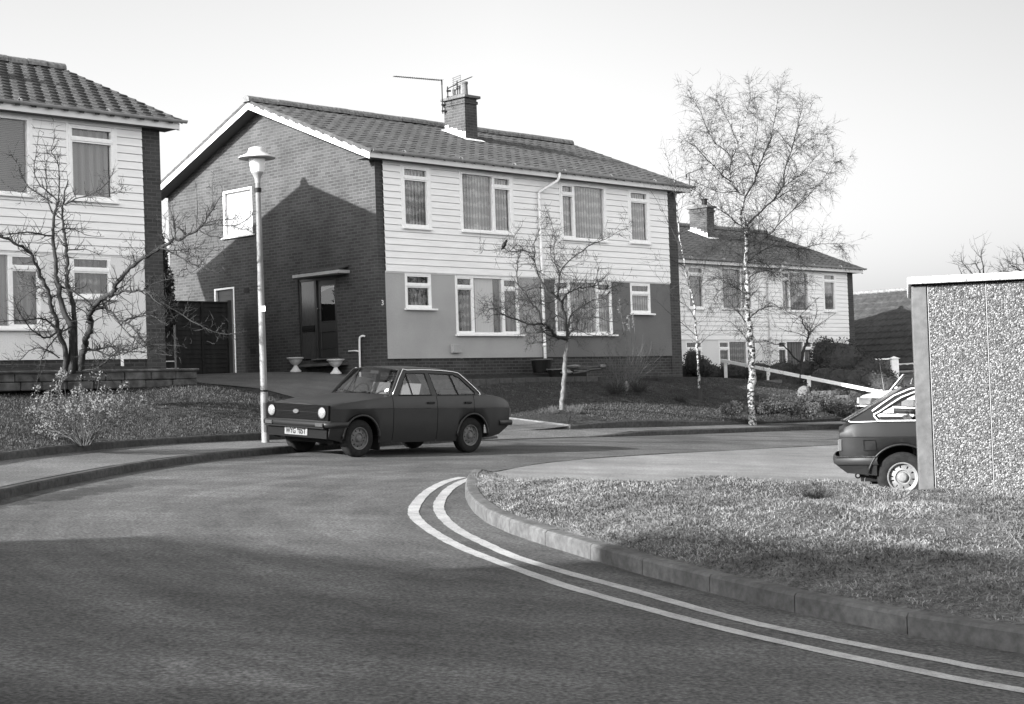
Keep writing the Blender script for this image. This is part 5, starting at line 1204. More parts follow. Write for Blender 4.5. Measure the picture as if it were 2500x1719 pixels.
# grey hatchback, rear end showing left of the garage
rr = at(2205.5, 1227, 18.35); phi = math.radians(-13); xd = Vector((-math.cos(phi), -math.sin(phi)))
E2 = dict(paint=M['carpaint2'], wb=2.45, ar=.385, wr=.292, rim=.172, rimmat=M['rim2'], track=1.38, nose=-.70, tail=3.16, doors=[.62, 1.85], decks=[.55, 2.60, 3.1],
    w=[(-.70, .72), (-.4, .80), (0, .82), (2.7, .82), (3.0, .80), (3.16, .76)],
    zb=[(-.7, .32), (-.3, .25), (.3, .22), (2.2, .22), (2.85, .31), (3.16, .40)],
    zt=[(-.7, .78), (-.3, .85), (.5, .93), (2.8, .945), (3.02, .93), (3.10, .90), (3.16, .83)],
    zc=[(-.7, .765), (3.16, .765)], ins=[(-.6, .05), (.5, .03), (3.1, .04)], crown=.02, cabin=(.55, 2.95), bulge=(-.04, .02),
    seats=[(1.3, -.36, 1.12), (1.3, .36, 1.12), (2.2, -.33, 1.0), (2.2, .33, 1.0)], sw=(.93, .36, .93), yb=.755, zbelt=.94, tumble=.42,
    plates=[[(.60, .935), (.76, .935), (1.08, 1.27), (.98, 1.335)], [(.98, 1.335), (1.08, 1.27), (2.18, 1.285), (2.36, 1.345), (1.6, 1.36)], [(1.84, .935), (1.93, .935), (1.90, 1.285), (1.82, 1.285)],
            [(3.06, .935), (2.70, .935), (2.74, 1.02), (2.18, 1.30), (2.30, 1.345), (2.42, 1.335)]],
    side_glass=[[(.76, .955), (1.84, .955), (1.82, 1.285), (1.08, 1.27)], [(1.93, .955), (2.68, .955), (2.735, 1.02), (2.25, 1.285), (1.90, 1.285)]], dividers=[],
    trim=[([(.8, .95), (2.0, .95), (2.66, .95), (2.72, .965), (2.76, 1.02), (2.70, 1.055), (2.27, 1.288), (1.6, 1.30), (1.2, 1.29)], .010), ([(2.72, .945), (3.0, .94), (3.05, .955)], .008), ([(2.78, 1.065), (2.34, 1.318), (1.6, 1.335), (1.1, 1.32)], .011)], trimmat=plain('pale_trim', .7, .3),
    rub=M['black'], roof=[(1.0, 1.335), (1.5, 1.355), (2.0, 1.355), (2.36, 1.335)], rcrown=.03, ws=((.62, .945), (.99, 1.33)), rs=((3.06, .945), (2.40, 1.325)), near=1, handle=M['black'], lip=.014)
m2 = place((rr.x, rr.y, rr.z), xd, -.016, .006) @ Matrix.Translation((-2.45, -.76, 0))
CAR2, b2 = car('parked_hatchback', 'grey sloping-backed hatchback with bright wheel, rear half showing left of the pebbledash garage', m2, E2)
bumper(CAR2, 3.25, .44, .545, .80, -.08, -.52, plain('grey_bumper', .02, .5, .3))
q = MB()
for s_ in (-1, 1): q.box(2.76, 3.22, s_*.832-.002, s_*.832+.002, .53, .545)
q.build('trim_strip', M['chrome'], CAR2)
q = MB(); q.add([(2.74, .80, .44), (3.20, .79, .44), (3.08, .78, .345), (2.74, .79, .315), (2.74, -.80, .44), (3.20, -.79, .44), (3.08, -.78, .345), (2.74, -.79, .315)], [(0, 1, 2, 3), (4, 7, 6, 5), (1, 5, 6, 2), (2, 6, 7, 3)]); q.build('rear_valance', M['carpaint2'], CAR2)
q = MB(); fl = [(2.74, .822, .61), (2.88, .822, .61), (2.89, .822, .73), (2.75, .822, .73)]; q.tube(fl+[fl[0], fl[1]], .004, 5); q.build('fuel_flap', M['black'], CAR2)
q = MB(); q.tube([(2.96+.028*math.cos(t), .6, .305+.028*math.sin(t)) for t in [k*.628 for k in range(11)]], .009, 6); q.build('towing_eye', M['black'], CAR2)
for s_ in (-1, 1): q = MB(); q.bbox(3.13, 3.18, s_*.66-.12, s_*.66+.12, .60, .74, .01); q.build('tail_light', plain('tail_lens_b', .10, .2), CAR2)

# white car beyond, facing left
E3 = dict(E1); E3.update(paint=M['carpaint3'], nose=-.66, tail=3.1, rimmat=M['rim2'], doors=[.62, 1.9], cabin=(.50, 2.75),
    zt=[(-.66, .80), (-.60, .84), (-.2, .88), (.3, .925), (.6, .95), (2.8, .955), (3.0, .93), (3.1, .85)], w=[(-.66, .76), (-.45, .79), (0, .80), (2.6, .80), (3.1, .74)], zb=[(-.66, .36), (-.3, .25), (2.1, .22), (2.9, .28), (3.1, .4)],
    zc=[(-.66, .76), (3.1, .75)], decks=[.5, 2.75], wipers=True, near=1, trimmat=M['carpaint3'], wr=.28)
fc = XY(9.62, -7.26); z3 = road_z(fc.x, fc.y)
m3 = place((fc.x+RD.x*.68, fc.y+RD.y*.68, z3), RD, RB, RC)
CAR3, b3 = car('parked_car', 'white car parked beyond the grey hatchback, its bright bonnet and headlamps facing left', m3, E3)
q = MB(); q.box(-.705, -.655, -.40, .40, .60, .775); gr3 = q.build('grille', M['grille'], CAR3)
q = MB()
for k in range(5): z = .615+k*.032; q.box(-.712, -.704, -.39, .39, z, z+.008)
q.build('grille_slats', plain('slat_b', .10, .4), gr3)
q = MB(); q.lathe([(0, -.725), (.05, -.722), (.055, -.71)], 20, (0, 0, 0), 'x'); o = q.build('badge', plain('oval_badge_b', .35, .3), gr3); o.scale = (1, 1.3, .65); o.location = (0, 0, .69)
for y in (-.58, .58):
    q = MB(); q.bbox(-.725, -.66, y-.17, y+.17, .60, .775, .015); h = q.build('headlight', M['lens'], CAR3)
    q = MB(); s_ = 1 if y > 0 else -1; ya, yb_ = sorted((y+s_*.175, y+s_*.235)); q.bbox(-.70, -.60, ya, yb_, .62, .765, .01); q.build('indicator', plain('amber_lens', .4, .2), h)
b3_ = bumper(CAR3, -.77, .43, .55, .80, .08, .40, M['black']); q = MB(); q.bbox(-.785, -.76, -.82, .82, .553, .572, .006); q.build('trim_strip', M['white'], b3_)
q = MB(); q.bbox(-.80, -.785, -.26, .26, .435, .545, .004); q.build('number_plate', plain('plate_b', .6, .5), CAR3)
q = MB(); q.box(-.70, -.64, -.74, .74, .26, .44); q.build('valance', M['carpaint3'], CAR3)
q = MB(); q.tube([(.30, .66, .90), (.12, .70, 1.62)], .006, 5); q.build('radio_aerial', M['chrome'], CAR3)

# ------------------------------------------------------------------ bare trees
def limb3(px, Y0, Y1):
    n = len(px); return [at(x, y, Y0+(Y1-Y0)*i/max(1, n-1)) for i, (x, y) in enumerate(px)]
def twig(mb, p, d, L_, r, R_, up=.0, wob=.35, n=5, sides=3):
    pts = [Vector(p)]; d = Vector(d).normalized(); s = L_/n
    for i in range(n):
        d = (d+Vector((R_.gauss(0, wob), R_.gauss(0, wob), R_.gauss(0, wob)))*.5+Vector((0, 0, up))).normalized(); pts.append(pts[-1]+d*s)
    mb.tube(pts, [r*(1-.75*i/n) for i in range(n+1)], sides, False); return pts
def rdir(R_, base, spread):
    v = Vector((R_.gauss(0, 1), R_.gauss(0, 1), R_.gauss(0, 1))).normalized(); return (Vector(base).normalized()*(1-spread)+v*spread).normalized()
def bare_tree(name, label, base, limbs, Yc, barkm, twigm, seed, tw=dict(), group=None, extra=None):
    """limbs: (pixel path, r0, r1, depth0, depth1) ; twigs sprout along every limb"""
    R_ = random.Random(seed); B = Vector(base); t = thing(name, label, 'tree', B, 0, group); tr = MB(-B); cr = MB(-B)
    per = tw.get('per', 9); l0, l1 = tw.get('len', (.15, .5)); up = tw.get('up', .05); lev = tw.get('lev', 2); spread = tw.get('spread', .6); rt = tw.get('r', .006)
    for (px, r0, r1, ya, yb) in limbs:
        P = smooth_path(limb3(px, Yc+ya, Yc+yb), 4); n = len(P)
        rs = [(r0+(r1-r0)*i/(n-1))*(1+R_.uniform(-.10, .14)) for i in range(n)]
        for i in range(2, n-1): P[i] = P[i]+Vector((R_.gauss(0, 1), R_.gauss(0, 1), R_.gauss(0, 1)))*min(.012, rs[i]*tw.get('knob', .5))
        tgt = tr if r0 > tw.get('trunk_r', .02) else cr
        tgt.tube(P, rs, 8 if r0 > .03 else 5)
        Lt = sum((P[i+1]-P[i]).length for i in range(n-1)); k = int(Lt*per)
        for _ in range(k):
            f = R_.uniform(tw.get('start', .12), 1); i = min(n-2, int(f*(n-1))); a = P[i].lerp(P[i+1], f*(n-1)-i); dd = (P[i+1]-P[i]).normalized()
            if rs[i] > tw.get('maxr', .05): continue
            L1 = R_.uniform(l0, l1)*(1.15-.45*f); d1 = rdir(R_, dd+Vector((0, 0, tw.get('rise', .5))), spread)
            q = twig(cr, a, d1, L1, min(rs[i]*.55, rt*1.5), R_, up, tw.get('wob', .35), tw.get('n', 5))
            if lev > 1:
                for _2 in range(R_.randint(*tw.get('sub', (1, 4)))):
                    j = R_.randint(1, len(q)-2); d2 = rdir(R_, (q[j+1]-q[j]), spread*.9); q2 = twig(cr, q[j], d2, L1*R_.uniform(.3, .65), rt*.75, R_, up, tw.get('wob', .35), 4)
                    if lev > 2:
                        for _3 in range(R_.randint(0, 3)):
                            j = R_.randint(1, len(q2)-2); twig(cr, q2[j], rdir(R_, q2[j+1]-q2[j], .55), L1*R_.uniform(.15, .35), rt*.5, R_, up, .3, 3)
    tr.build('trunk', barkm, t, smooth=True, fix=False); cr.build('crown', twigm, t, smooth=False, fix=False)
    return t

# A  fruit tree in front of the left house
A_ = [
 ([(160, 912), (154, 840), (140, 798), (126, 750), (117, 708), (100, 674), (79, 627), (62, 610), (28, 588), (-6, 574)], .046, .016, 0, -.9),
 ([(176, 912), (175, 822), (171, 793), (157, 762), (143, 712), (138, 674), (133, 620), (128.6, 574), (130, 527), (141, 503)], .060, .018, 0, .3),
 ([(186, 905), (183, 786), (176, 736), (166.7, 693), (164, 655), (162, 607), (157, 572), (152, 532), (158, 478), (166, 440)], .045, .010, .1, 1.0),
 ([(199, 905), (204, 860), (209.5, 834), (219, 810), (221.4, 786), (218, 767), (233, 748), (252, 729), (271.4, 717), (285.7, 693), (309.5, 662), (338, 636), (381, 610), (421, 590.5), (450, 578), (482.8, 559), (496.5, 549)], .056, .016, 0, -1.2),
 ([(496.5, 549), (508, 529), (519, 513), (536.6, 483), (548, 478)], .013, .004, -1.2, -1.3), ([(496.5, 549), (508, 545), (528, 537), (566, 536), (576, 526)], .010, .003, -1.2, -1.4),
 ([(496.5, 549), (530, 550), (566, 551), (590, 545), (615, 527)], .010, .003, -1.2, -1.6), ([(482, 559), (510, 574), (541, 580), (548, 583)], .010, .003, -1.2, -1.4), ([(566, 551), (590, 560), (606, 561)], .006, .003, -1.4, -1.5),
 ([(480, 556), (479, 544), (482, 519), (481, 480), (480, 450)], .007, .002, -1.2, -1.2), ([(428, 587), (427, 550), (424, 533), (410, 500)], .010, .003, -1.1, -1.0), ([(426, 560), (424, 530), (422, 500)], .006, .002, -1.1, -1.2), ([(518, 512), (520, 480), (518, 450), (520, 430)], .005, .002, -1.2, -1.2),
 ([(390, 606), (440, 612), (480, 606), (540, 612)], .012, .003, -1.1, -1.8), ([(410, 612), (460, 640), (500, 655), (535, 666)], .013, .003, -1.1, -2.0), ([(440, 612), (470, 625), (520, 628)], .008, .003, -1.3, -1.6),
 ([(141, 503), (155, 500), (184, 486), (225, 474), (251, 457), (266, 440), (278, 418)], .016, .004, .3, -.6), ([(225, 474), (255, 473), (290, 470), (300, 455)], .008, .003, -.2, -.8),
 ([(141, 503), (144, 470), (144, 417), (138, 390), (124, 368), (130, 350), (134, 320)], .013, .003, .3, .5), ([(126.8, 495), (101, 477.5), (66, 451.6), (43, 402.6), (26, 376)], .016, .004, .4, .9), ([(140, 490), (120, 470), (100, 455), (86.5, 431), (83.6, 402.6), (90, 360), (95, 320)], .013, .003, .3, .0),
 ([(128, 520), (115, 480), (112, 430), (112, 400), (118, 378), (104, 340)], .010, .003, .3, .6), ([(66, 451), (50, 470), (20, 455)], .007, .003, .7, 1.0),
 ([(271, 717), (297, 712), (328, 710), (357, 712), (376, 731), (395, 745)], .026, .006, -.5, -1.8), ([(357, 712), (385, 722), (410, 755)], .010, .003, -1.3, -1.6),
 ([(228, 752), (252, 750), (268, 760), (283, 774), (319, 795), (340, 820), (352, 838)], .030, .008, -.1, -1.6), ([(283, 774), (300, 800), (330, 830), (360, 850), (400, 858)], .012, .004, -.7, -1.5),
 ([(214, 853), (238, 857), (269, 869), (290, 866)], .020, .006, 0, -.9), ([(214, 855), (250, 850), (274, 846), (309, 857), (366, 862), (420, 868)], .018, .005, 0, -1.6),
 ([(300, 786), (333, 774), (371, 772), (395, 786), (404, 792)], .018, .004, -.6, -1.6), ([(198, 905), (238, 898), (275, 868), (305, 848), (345, 836), (381, 824)], .012, .004, 0, -2.0),
 ([(140, 810), (114, 824), (83, 810), (64, 788), (43, 755), (33, 720)], .018, .004, 0, -1.0), ([(138, 803), (119, 786), (100, 778), (59, 781), (0, 786)], .020, .006, 0, -1.3), ([(145, 874), (119, 857), (95, 850), (71, 857), (47, 881), (22, 893)], .012, .004, 0, -1.0),
 ([(183, 795), (152, 808), (128, 834), (107, 865), (93, 917), (90, 935)], .014, .005, 0, -1.6), ([(143, 720), (120, 724), (100, 722), (86, 718)], .012, .003, .1, .5), ([(117, 700), (102, 700), (78, 712), (47, 736), (36, 760), (38, 790)], .010, .003, -.3, .3),
 ([(129, 577), (95, 571), (60, 567), (24, 572), (-4, 576)], .016, .005, .3, -.6), ([(150, 700), (166, 706), (180, 712), (215, 735), (226, 755)], .018, .010, .2, -.1), ([(166, 610), (190, 610), (214, 610), (243, 622)], .012, .003, .5, 1.0), ([(150, 560), (180, 560), (215, 575), (255, 577)], .010, .003, .5, .9),
 ([(236, 748), (262, 735), (300, 700), (332, 668), (360, 650)], .012, .003, -.3, -.4), ([(309, 662), (330, 640), (300, 628), (290, 600)], .007, .002, -.7, -.4), ([(385, 608), (400, 585), (404, 550), (402, 520)], .006, .002, -1.0, -.9),
 ([(331, 646), (334, 620), (320, 600), (324, 570)], .006, .002, -.8, -.6), ([(352, 706), (380, 690), (420, 680), (450, 676)], .008, .002, -1.2, -2), ([(372, 716), (400, 740), (440, 766), (480, 790), (540, 815), (590, 812)], .012, .003, -1.0, -2.6), ([(300, 866), (350, 845), (400, 842), (440, 845)], .010, .003, -1, -2),
 ([(120, 712), (86, 700), (60, 690), (30, 640)], .008, .003, 0, .6), ([(222, 780), (205, 760), (188, 750), (178, 735)], .012, .003, 0, .4)]
bare_tree('fruit_tree', 'spreading many-stemmed bare fruit tree in front of the left house', at(176, 912, 26.0), A_, 26.0, M['bark'], M['twig'], 21,
          dict(per=26, len=(.07, .42), up=.06, lev=2, spread=.62, r=.006, rise=.5, maxr=.05, start=.10, sub=(0, 3), trunk_r=.03))

# B  small round-headed tree on the middle lawn
B_ = [
 ([(1371, 1006), (1374, 970), (1376, 938), (1379, 890), (1383, 850), (1387, 822)], .052, .040, 0, 0),
 ([(1386, 826), (1372, 827), (1358, 822), (1343, 805), (1329, 792), (1297, 791), (1263, 781), (1231, 770), (1214, 758), (1198, 754), (1184, 772)], .036, .005, 0, -1.3), ([(1231, 770), (1205, 768), (1192, 778)], .008, .003, -1, -1.2), ([(1262, 781), (1240, 758), (1210, 748), (1180, 745)], .008, .003, -.8, -.4),
 ([(1322, 790), (1316, 760), (1301, 745), (1290, 730), (1282, 712), (1264, 694), (1263, 657), (1264, 639), (1270, 620), (1278, 600)], .024, .006, -.3, .6), ([(1282, 712), (1304, 703), (1340, 704), (1352, 690)], .010, .003, .2, .4),
 ([(1386, 822), (1381, 787), (1374, 752), (1371, 735), (1360, 728), (1345, 712)], .036, .018, 0, -.3), ([(1362, 728), (1362, 714), (1363, 694), (1367, 670), (1376, 652), (1395, 632), (1422, 613), (1436, 601), (1464, 589), (1482, 582), (1514, 563), (1530, 557)], .024, .003, -.2, -1.0),
 ([(1367, 670), (1361, 657), (1355, 638), (1352, 601), (1355, 583), (1345, 540), (1336, 512)], .013, .003, -.4, .3), ([(1372, 655), (1350, 640), (1345, 620), (1347, 585), (1360, 560)], .008, .002, -.4, -.7),
 ([(1358, 727), (1340, 714), (1324, 690), (1315, 674), (1308, 649), (1304, 632), (1307, 621), (1304, 596), (1311, 580), (1318, 560), (1330, 558), (1338, 548)], .022, .003, -.2, .5),
 ([(1306, 622), (1293, 617), (1276, 612), (1257, 614), (1242, 614), (1231, 607), (1216, 608), (1200, 611), (1182, 612)], .013, .003, .1, .1), ([(1242, 614), (1256, 600), (1250, 570)], .005, .002, .1, .3),
 ([(1373, 736), (1381, 720), (1395, 711), (1414, 704), (1442, 700), (1460, 695), (1457, 676), (1461, 652), (1452, 632)], .022, .004, 0, .9), ([(1442, 700), (1470, 706), (1500, 700), (1520, 690)], .008, .003, .5, .9),
 ([(1387, 800), (1396, 787), (1409, 785), (1421, 777), (1440, 775), (1464, 776), (1490, 785), (1522, 780)], .022, .004, 0, -1.1), ([(1387, 795), (1395, 767), (1421, 748), (1442, 736), (1475, 725), (1500, 705)], .018, .004, 0, .8), ([(1389, 818), (1400, 805), (1420, 810), (1442, 818), (1476, 820), (1500, 815)], .016, .004, 0, -1.2),
 ([(1343, 805), (1320, 812), (1290, 813), (1281, 805), (1270, 780)], .010, .003, -.4, -1.2), ([(1350, 822), (1330, 835), (1300, 838), (1288, 842)], .008, .003, 0, -1.0), ([(1388, 826), (1405, 830), (1416, 842)], .007, .003, 0, -.6),
 ([(1421, 777), (1435, 760), (1470, 750), (1510, 748), (1535, 740)], .010, .003, -.4, -.9), ([(1380, 780), (1350, 765), (1330, 745), (1300, 735), (1260, 730), (1230, 738), (1205, 728)], .014, .003, 0, .9), ([(1360, 729), (1340, 740), (1310, 733), (1280, 745), (1250, 742), (1220, 752)], .010, .003, 0, -1.0)]
bare_tree('small_tree', 'round-headed bare tree with a pale trunk on the middle house lawn', at(1371, 1006, 34.2), B_, 34.2, M['bark_l'], M['twig'], 33,
          dict(per=21, len=(.14, .60), up=.10, lev=3, spread=.66, r=.0056, rise=.5, maxr=.034, start=.08, sub=(2, 4), trunk_r=.037))

# C  silver birch
C_ = [
 ([(1838, 1040), (1834, 990), (1834, 955), (1836.6, 904), (1834, 842), (1830, 800), (1825, 763), (1824, 701), (1822.5, 654), (1823, 591), (1822, 565), (1820.9, 547)], .098, .036, 0, 0),
 ([(1821, 548), (1808, 532), (1814, 501), (1819, 482), (1801, 466), (1785, 444), (1782, 419), (1788, 388), (1800, 357), (1813, 310), (1826, 266), (1831, 232)], .030, .004, 0, 1.0),
 ([(1785, 444), (1768, 432), (1750, 413), (1722, 385), (1700, 360), (1672, 344), (1660, 350)], .016, .003, .2, -1.0), ([(1788, 388), (1769, 366), (1744, 347), (1725, 310), (1710, 272), (1691, 241), (1680, 216)], .014, .003, .3, .9),
 ([(1802, 352), (1779, 297), (1757, 260), (1748, 236)], .010, .003, .4, 1.3), ([(1819, 482), (1838, 450), (1847, 425), (1866, 375), (1879, 350), (1888, 310), (1900, 241), (1906, 214)], .022, .003, .1, 1.2), ([(1831, 250), (1832, 225), (1829, 206)], .004, .002, 1, 1),
 ([(1822, 552), (1844, 529), (1882, 494), (1910, 457), (1916, 413), (1932, 366), (1945, 319), (1957, 269), (1960, 250)], .026, .003, 0, -1.0), ([(1884, 493), (1901, 482), (1929, 466), (1960, 466), (1990, 460), (2030, 470)], .012, .003, -.2, .6),
 ([(1840, 600), (1860, 585), (1882, 569), (1913, 535), (1944, 504), (1976, 475), (2004, 444), (2035, 400), (2052, 395)], .018, .003, 0, -1.5), ([(1833, 773), (1846, 762), (1860, 754), (1894, 748), (1926, 763), (1960, 779), (1975, 800)], .015, .003, 0, -1.0),
 ([(1824, 640), (1829, 635), (1860, 613), (1904, 600), (1951, 607), (2000, 596), (2050, 598), (2062, 615)], .014, .003, 0, .9), ([(1823, 600), (1835, 590), (1850, 570), (1853, 529), (1846, 500), (1850, 470)], .012, .003, 0, -.7),
 ([(1822, 640), (1816, 632), (1788, 610), (1756, 582), (1735, 545), (1715, 520), (1700, 500)], .014, .003, 0, .9), ([(1824, 720), (1800, 705), (1775, 700), (1755, 712), (1740, 735)], .012, .003, 0, -.8), ([(1825, 680), (1850, 665), (1880, 662), (1915, 680), (1945, 700)], .012, .003, 0, .8),
 ([(1826, 790), (1812, 775), (1800, 755), (1806, 738), (1815, 730)], .014, .004, 0, .2), ([(1834, 845), (1820, 825), (1808, 810), (1795, 800)], .010, .003, 0, .4), ([(1836, 840), (1850, 835), (1862, 850), (1870, 885)], .010, .003, 0, -.5), ([(1824, 700), (1800, 690), (1770, 680), (1730, 685), (1712, 700)], .010, .003, 0, .6),
 ([(1905, 460), (1935, 440), (1965, 415), (1990, 385), (2010, 370)], .010, .003, -.6, .2), ([(1822, 560), (1800, 545), (1770, 520), (1735, 500), (1705, 470), (1690, 462)], .014, .003, 0, -.9), ([(1830, 640), (1870, 640), (1920, 660), (1960, 690)], .010, .003, 0, -1.2),
 ([(1800, 466), (1760, 470), (1720, 455), (1690, 440)], .009, .003, .1, .9), ([(1850, 430), (1835, 390), (1845, 340), (1850, 290), (1846, 250)], .010, .003, .2, -.8), ([(1920, 400), (1950, 360), (1990, 330), (2010, 325)], .008, .003, -.6, -1.4), ([(1822, 590), (1790, 585), (1755, 600), (1720, 620)], .009, .003, 0, -1.3)]
bare_tree('silver_birch', 'tall bare silver birch with mottled white trunk beside the pavement', at(1838, 1040, 37), C_, 37, M['birch'], M['birch_twig'], 44,
          dict(per=29, len=(.28, .85), up=-.05, lev=3, spread=.55, r=.0048, rise=.45, maxr=.06, start=.12, sub=(3, 7), trunk_r=.028, n=6, wob=.19))
# D  thin birch sapling with a guard
D_ = [([(1708, 978), (1706, 920), (1702, 860), (1699, 800), (1694, 740), (1680, 690), (1666, 620), (1655, 540), (1651, 470), (1640, 420), (1626, 380), (1620, 350)], .032, .004, 0, .2),
 ([(1697, 780), (1680, 750), (1650, 730), (1625, 700), (1600, 668)], .010, .003, 0, .6), ([(1700, 820), (1672, 795), (1640, 770), (1610, 740)], .010, .003, 0, -.6), ([(1664, 610), (1640, 560), (1610, 500), (1585, 460)], .009, .003, .1, .8), ([(1652, 500), (1640, 455), (1618, 420)], .006, .002, .1, .4),
 ([(1655, 540), (1668, 480), (1650, 440), (1652, 380)], .006, .002, .1, -.4), ([(1690, 730), (1712, 690), (1722, 640), (1735, 610)], .008, .003, .1, -.4), ([(1672, 650), (1650, 640), (1620, 630), (1590, 640)], .007, .002, .1, -.8), ([(1700, 850), (1730, 820), (1760, 810)], .007, .002, 0, .5), ([(1683, 700), (1660, 690), (1630, 690), (1600, 715)], .007, .002, 0, .8)]
td = bare_tree('birch_sapling', 'thin bare birch sapling with a dark guard at its foot, left of the silver birch', at(1708, 978, 39.5), D_, 39.5, M['birch'], M['birch_twig'], 55,
          dict(per=9, len=(.25, .8), up=.03, lev=2, spread=.5, r=.004, rise=.6, maxr=.03, start=.2, sub=(1, 3), trunk_r=.012))
mb = MB(); mb.lathe([(.07, -.05), (.065, .30), (.055, .31)], 8); mb.build('trunk_guard', M['woodd'], td)
# E  little dark tree before the far house
E_ = [([(1956, 935), (1957, 900), (1961, 860), (1969, 835), (1975, 815), (1964, 795), (1953, 770)], .055, .014, 0, 0), ([(1958, 888), (1935, 868), (1915, 845), (1890, 840), (1865, 830)], .026, .006, 0, -.8), ([(1975, 818), (1990, 800), (2010, 785), (2040, 765)], .016, .004, 0, .5),
 ([(1972, 825), (1950, 815), (1920, 808), (1900, 800)], .014, .004, 0, .6), ([(1953, 772), (1935, 790), (1930, 812)], .010, .004, 0, -.3), ([(1975, 815), (1985, 790), (1995, 760), (1990, 730)], .012, .003, 0, -.4), ([(1969, 835), (1990, 840), (2010, 830), (2030, 835)], .010, .003, 0, -.4), ([(1953, 771), (1972, 752), (2000, 725)], .010, .003, 0, .3)]
bare_tree('small_tree', 'little dark bare tree in front of the far house beside the white rail', at(1956, 935, 46), E_, 46, M['bark'], M['twig'], 66, dict(per=7, len=(.15, .6), up=.08, lev=2, spread=.6, r=.006, maxr=.04, trunk_r=.03))
# distant trees over the garage
F_ = [([(2405, 760), (2402, 700), (2390, 660), (2380, 640)], .09, .02, 0, 0), ([(2402, 700), (2400, 650), (2395, 625), (2398, 612)], .05, .01, 0, 1), ([(2400, 690), (2370, 665), (2350, 640), (2345, 620)], .05, .01, 0, 2), ([(2402, 700), (2430, 670), (2455, 660)], .05, .01, 0, -2), ([(2360, 720), (2352, 680), (2340, 650)], .05, .01, 1, 1)]
bare_tree('distant_tree', 'faint distant bare tree rising above the garage roof edge, left of its neighbour', at(2405, 770, 85), F_, 85, M['birch_twig'], M['birch_twig'], 77, dict(per=4, len=(.5, 1.7), lev=2, spread=.55, r=.012, maxr=.2, trunk_r=.06, sub=(1, 4)))
F2 = [([(2510, 760), (2508, 690), (2490, 660), (2470, 650)], .09, .02, 0, 0), ([(2508, 690), (2500, 640), (2495, 615)], .05, .01, 0, 1), ([(2500, 680), (2475, 670), (2455, 675), (2445, 690)], .05, .01, 0, 2), ([(2508, 700), (2530, 650), (2540, 610)], .05, .01, 0, -2)]
bare_tree('distant_tree', 'darker distant bare tree at the right picture edge above the garage', at(2510, 770, 80), F2, 80, M['twig'], M['twig'], 78, dict(per=5, len=(.5, 1.8), lev=3, spread=.55, r=.014, maxr=.2, trunk_r=.06, sub=(1, 4)))

# ------------------------------------------------------------------ shrubs
def leafball(mb, c, rx, ry, rz, n, size, R_, shell=.35):
    c = Vector(c)
    for _ in range(n):
        d = Vector((R_.gauss(0, 1), R_.gauss(0, 1), R_.gauss(0, 1))).normalized(); k = 1-shell*R_.random()**1.5
        p = c+Vector((d.x*rx*k, d.y*ry*k, d.z*rz*k)); a = Vector((R_.gauss(0, 1), R_.gauss(0, 1), R_.gauss(0, 1))).normalized(); b = a.cross(d+Vector((.01, .02, .03))).normalized(); s = size*R_.uniform(.5, 1.2)
        a = (a*.6+d*.7).normalized()
        mb.add([p-b*s*.45, p+a*s*.5-b*s*.1, p+a*s, p+b*s*.45], [(0, 1, 2, 3)])
def bush(name, label, c, balls, n, size, mat, seed, group=None, stem=True, cat='shrub'):
    R_ = random.Random(seed); B = Vector(c); t = thing(name, label, cat, B, 0, group); mb = MB()
    core = MB()
    for (dx, dy, dz, rx, ry, rz) in balls:
        leafball(mb, (dx, dy, dz), rx, ry, rz, int(n), size, R_)
        core.grid(lambda s, q: (dx+rx*.8*math.cos(2*math.pi*s)*math.cos(math.pi*(q-.5)), dy+ry*.8*math.sin(2*math.pi*s)*math.cos(math.pi*(q-.5)), dz+rz*.8*math.sin(math.pi*(q-.5))), 12, 7)
    mb.build('foliage', mat, t, fix=False); core.build('inner_growth', M['leaf'], t)
    if stem:
        mb = MB(); 
        for (dx, dy, dz, rx, ry, rz) in balls: mb.tube([(dx*.3, dy*.3, -.1), (dx, dy, dz)], .03, 5)
        mb.build('stem', M['bark'], t)
    return t
tg = 'round clipped evergreen bushes in the far garden'
for i, (px, py, Y, r, lab) in enumerate(((2012, 927, 47, .55, 'round clipped dark bush, leftmost of the row under the conifer'), (2052, 930, 46.5, .55, 'round clipped dark bush, second in the row under the conifer'), (2094, 932, 46, .55, 'round clipped dark bush, third in the row under the conifer'), (2130, 938, 45.5, .5, 'round clipped dark bush beside the pale boundary wall'),
                                      (1990, 948, 46, .42, 'low dark clipped bush between the rail posts'), (1926, 938, 47, .5, 'dark clipped bush left of the little dark tree'), (1890, 925, 48, .5, 'dark clipped bush just right of the birch trunk'), (1860, 915, 49, .42, 'small dark bush directly behind the birch trunk'), (2160, 948, 45, .5, 'dark clipped bush above the white car bonnet'), (2050, 962, 44.5, .38, 'low dark hedge end below the white rail'), (2095, 965, 44.3, .38, 'low dark hedge piece behind the white car nose'))):
    c = at(px, py, Y); bush('clipped_bush', lab, c, [(0, 0, 0, r, r, r*.8), (r*.5, .1, -r*.5, r*.8, r*.8, r*.6), (-r*.5, -.1, -r*.5, r*.8, r*.8, r*.6)], 900, .05, M['leaf'], 100+i, tg)
bush('dark_conifer', 'broad dark evergreen mound against the right corner of the far house', at(2050, 925, 50), [(0, 0, .55, .95, .7, .75), (.75, 0, .2, .9, .7, .6), (-.45, 0, .75, .45, .5, .6), (1.3, 0, -.2, .7, .6, .5)], 1700, .07, M['leaf'], 120, None, True, 'conifer')
bush('dark_hedge', 'dark low hedge along the foot of the far house', at(1700, 915, 51), [(-1.2+.8*i, 0, .0, .6, .4, .40) for i in range(7)], 700, .06, M['leaf'], 121, None, True, 'hedge')
